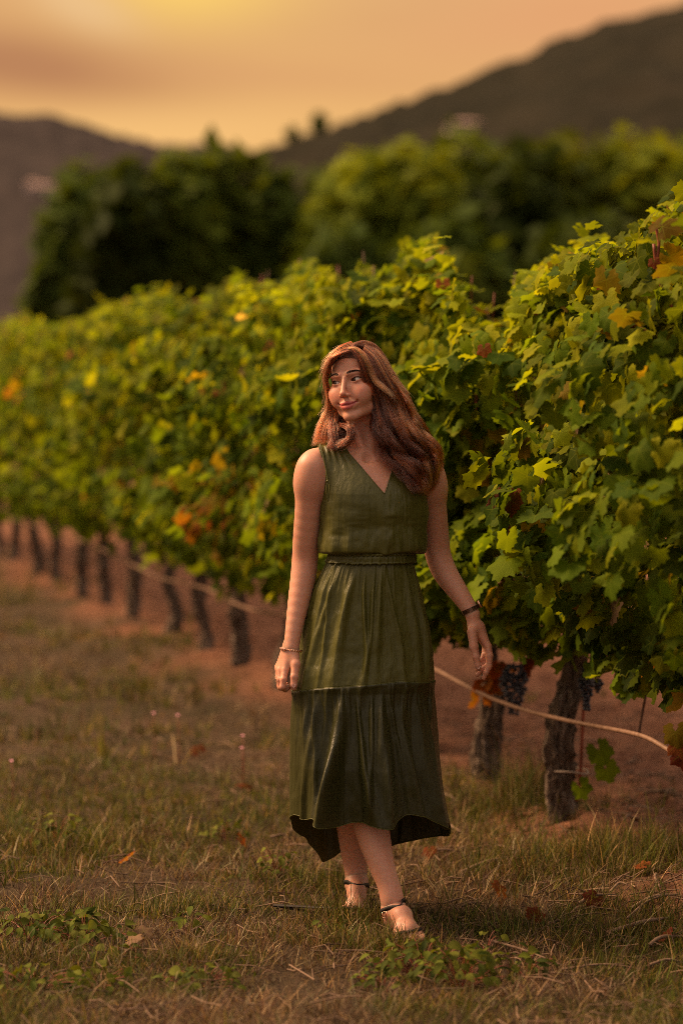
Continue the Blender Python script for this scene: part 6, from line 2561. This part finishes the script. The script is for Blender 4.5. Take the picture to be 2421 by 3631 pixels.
# left side of the head: sweeps down past the temple, behind the cheek, out over the shoulder
INL = [(585, 168), (505, 196), (418, 236), (348, 298), (316, 385), (308, 480), (318, 580), (345, 680), (392, 780), (432, 870), (400, 960), (390, 1050), (380, 1130)]
OUL = [(560, 85), (435, 135), (355, 215), (308, 325), (292, 430), (298, 540), (312, 660), (305, 770), (265, 870), (235, 980), (195, 1080), (150, 1150)]
INLc, OULc = catmull(np.array(INL, float), 40), catmull(np.array(OUL, float), 40)
for layer in range(2):
    for k in range(14):
        q = (k + hrg.uniform(0.1, 0.9)) / 14
        pts2 = INLc * (1 - q) + OULc * q
        t = np.linspace(0, 1, 40)
        yb = np.interp(t, [0, 0.25, 0.5, 0.7, 1], [6.985, 6.985, 7.03, 7.04, 7.03]) + 0.02 * q + layer * 0.02
        G = np.array([ZW(pts2[i, 0] + 10 * np.sin(6 * t[i] + k) * sstep(t[i], .5, .8), pts2[i, 1], yb[i]) for i in range(0, 40, 3)])
        add_lock(G, 75, 0.0015, 0.0055, 0.006, 1.9, S_AUB * (1.6 if hrg.random() < 0.5 else 1.0) if hrg.random() < 0.75 else S_DARK)
# the curl in front of the left shoulder
for k in range(9):
    o_ = k * 5
    g = [(410 + o_, 890, 7.06), (440 + o_, 930, 7.035), (490 + o_ * .6, 945, 7.0), (540 - o_ * .3, 970, 6.978), (572 - o_, 1030, 6.967), (550 - o_, 1100, 6.968), (485, 1140 - o_ * .6, 6.985), (420, 1130, 7.0), (385, 1090, 7.01)]
    add_lock(np.array([ZW(*p) for p in g]), 48, 0.004, 0.011, 0.004, 1.5, S_DARK * (0.8 if k % 3 else 2.0), 0.5, 0.22)
for k in range(8):
    g = [(350 + 6 * k, 690, 7.065), (388 + 8 * k, 780, 7.062), (425 + 8 * k, 860, 7.055), (445 + 8 * k, 940, 7.04)]
    add_lock(np.array([ZW(*p) for p in g]), 60, 0.004, 0.007, 0.002, 1.2, S_DARK * 0.8)
for k in range(12):
    g = [(385 + 8 * k, 850 + 3 * k, 7.06), (392 + 10 * k, 930, 7.04), (395 + 11 * k, 1020, 7.025), (388 + 9 * k, 1110, 7.015), (400 + 6 * k, 1150, 7.01)]
    add_lock(np.array([ZW(*p) for p in g]), 60, 0.004, 0.009, 0.003, 1.2, S_DARK * 0.7)
for k in range(6):
    o_ = k * 14
    g = [(345, 830, 7.06), (352 + o_ * .9, 960, 7.03), (360 + o_ * .5, 1060, 7.01), (350 + o_ * .8, 1140, 7.0), (370 + o_, 1170, 7.0)]
    add_lock(np.array([ZW(*p) for p in g]), 70, 0.005, 0.012, 0.003, 1.2, S_DARK)
# short baby hair along the hairline
for k in range(14):
    q = k / 13
    g = [(585 + 10 * q, 160 + 12 * q, 6.968), (545 - 40 * q, 180 + 14 * q, 6.966), (472 - 70 * q, 208 + 26 * q, 6.972), (392 - 40 * q, 262 + 18 * q, 6.985), (325 + 4 * q, 370, 7.0), (306, 480, 7.02)]
    add_lock(np.array([ZW(*p) for p in g]), 60, 0.002, 0.004, 0.001, 1.2, S_AUB if k % 3 else S_DARK, 0.05, 0.15)
    g = [(585 + 8 * q, 155 + 20 * q, 6.966), (632 + 6 * q, 212 + 20 * q, 6.958), (668 + 4 * q, 310, 6.957), (680 + 6 * q, 420, 6.960), (712 + 8 * q, 540, 6.968), (748 + 8 * q, 640, 6.975)]
    add_lock(np.array([ZW(*p) for p in g]), 60, 0.002, 0.005, 0.002, 1.2, S_DARK if k % 3 else S_AUB, 0.05, 0.15)
# loose thin locks that break the outline on the right
for k in range(34):
    i0 = hrg.integers(6, 28)
    L = hrg.integers(9, 15)
    seg_ = (INN * 0.12 + OUT * 0.88)[i0:i0 + L]
    u_ = np.linspace(0, 1, len(seg_))
    off = u_ ** 1.3 * hrg.uniform(0, 46) + 9 * np.sin(u_ * hrg.uniform(5, 9) + hrg.uniform(0, 6))
    G = np.array([ZW(seg_[i, 0] + off[i], seg_[i, 1] + u_[i] * hrg.uniform(-5, 14), 6.99 + 0.04 * hrg.random()) for i in range(0, len(seg_), 2)])
    add_lock(G, 16, 0.0012, 0.0030, 0.006, 1.8, S_AUB * hrg.uniform(0.8, 2.2), 0.2, 0.2)
# fly-away hairs
for k in range(420):
    q = hrg.random()
    pts2 = (INN * 0.1 + OUT * 0.9) if k % 4 else (INLc * 0.1 + OULc * 0.9)
    i0 = hrg.integers(0, 26)
    L = hrg.integers(6, 13)
    seg_ = pts2[i0:i0 + L]
    offx = np.linspace(0, 1, len(seg_)) ** 1.6 * hrg.uniform(10, 75) * (1 if k % 4 else -1)
    offy = np.linspace(0, 1, len(seg_)) * hrg.uniform(-25, 25)
    yb = (7.03 if k % 4 else 7.02) + hrg.normal(0, 0.015)
    G = np.array([ZW(seg_[i, 0] + offx[i], seg_[i, 1] + offy[i], yb) for i in range(len(seg_))])
    strands.append(catmull(G, NP_))
    cols_h.append(S_AUB * hrg.uniform(0.9, 1.6))

SN = len(strands)
SP = np.array(strands)
hc = bpy.data.hair_curves.new('hair')
hc.add_curves([NP_] * SN)
hc.attributes['position'].data.foreach_set('vector', SP.reshape(-1).astype(np.float32))
ra = hc.attributes.get('radius') or hc.attributes.new('radius', 'FLOAT', 'POINT')
rad = np.tile(0.00030 * np.interp(np.linspace(0, 1, NP_), [0, 0.8, 1], [1, 0.9, 0.35]), SN).astype(np.float32)
ra.data.foreach_set('value', rad)
ta_ = hc.attributes.new('tint', 'FLOAT_COLOR', 'CURVE')
cc4 = np.ones((SN, 4), np.float32)
cc4[:, :3] = np.array(cols_h)
ta_.data.foreach_set('color', cc4.ravel())
hc.materials.append(M_hair)
ho = bpy.data.objects.new('hair', hc)
COL.objects.link(ho)
ho.parent = person
ho.matrix_parent_inverse = Matrix.Translation(-person.location)

# scalp under the strands: a cap that hugs the skull behind the hairline
cap_m = simple_mat('hair_root', (0.075, 0.028, 0.016), (0.04, 0.016, 0.011), 200, 0.6, 0.3, stretch=(1, 1, 0.2))
L = Vh
capm = ((L[:, 2] > 0.076 - 0.62 * (L[:, 1] + 0.085)) | ((L[:, 1] > 0.005) & (L[:, 2] > -0.06)) | ((np.abs(L[:, 0]) > 0.055) & (L[:, 2] > 0.01) & (L[:, 1] > -0.045)))
fm = capm[Qh].all(axis=1)
used = np.unique(Qh[fm])
remap = np.full(len(Vh), -1)
remap[used] = np.arange(len(used))
c0 = np.array([0, 0.012, 0.03])
Vc = Vh[used] + (Vh[used] - c0) / np.linalg.norm(Vh[used] - c0, axis=1)[:, None] * 0.0028
pobj('scalp', mesh_np('scalp', hw(Vc), remap[Qh[fm]], [cap_m]))
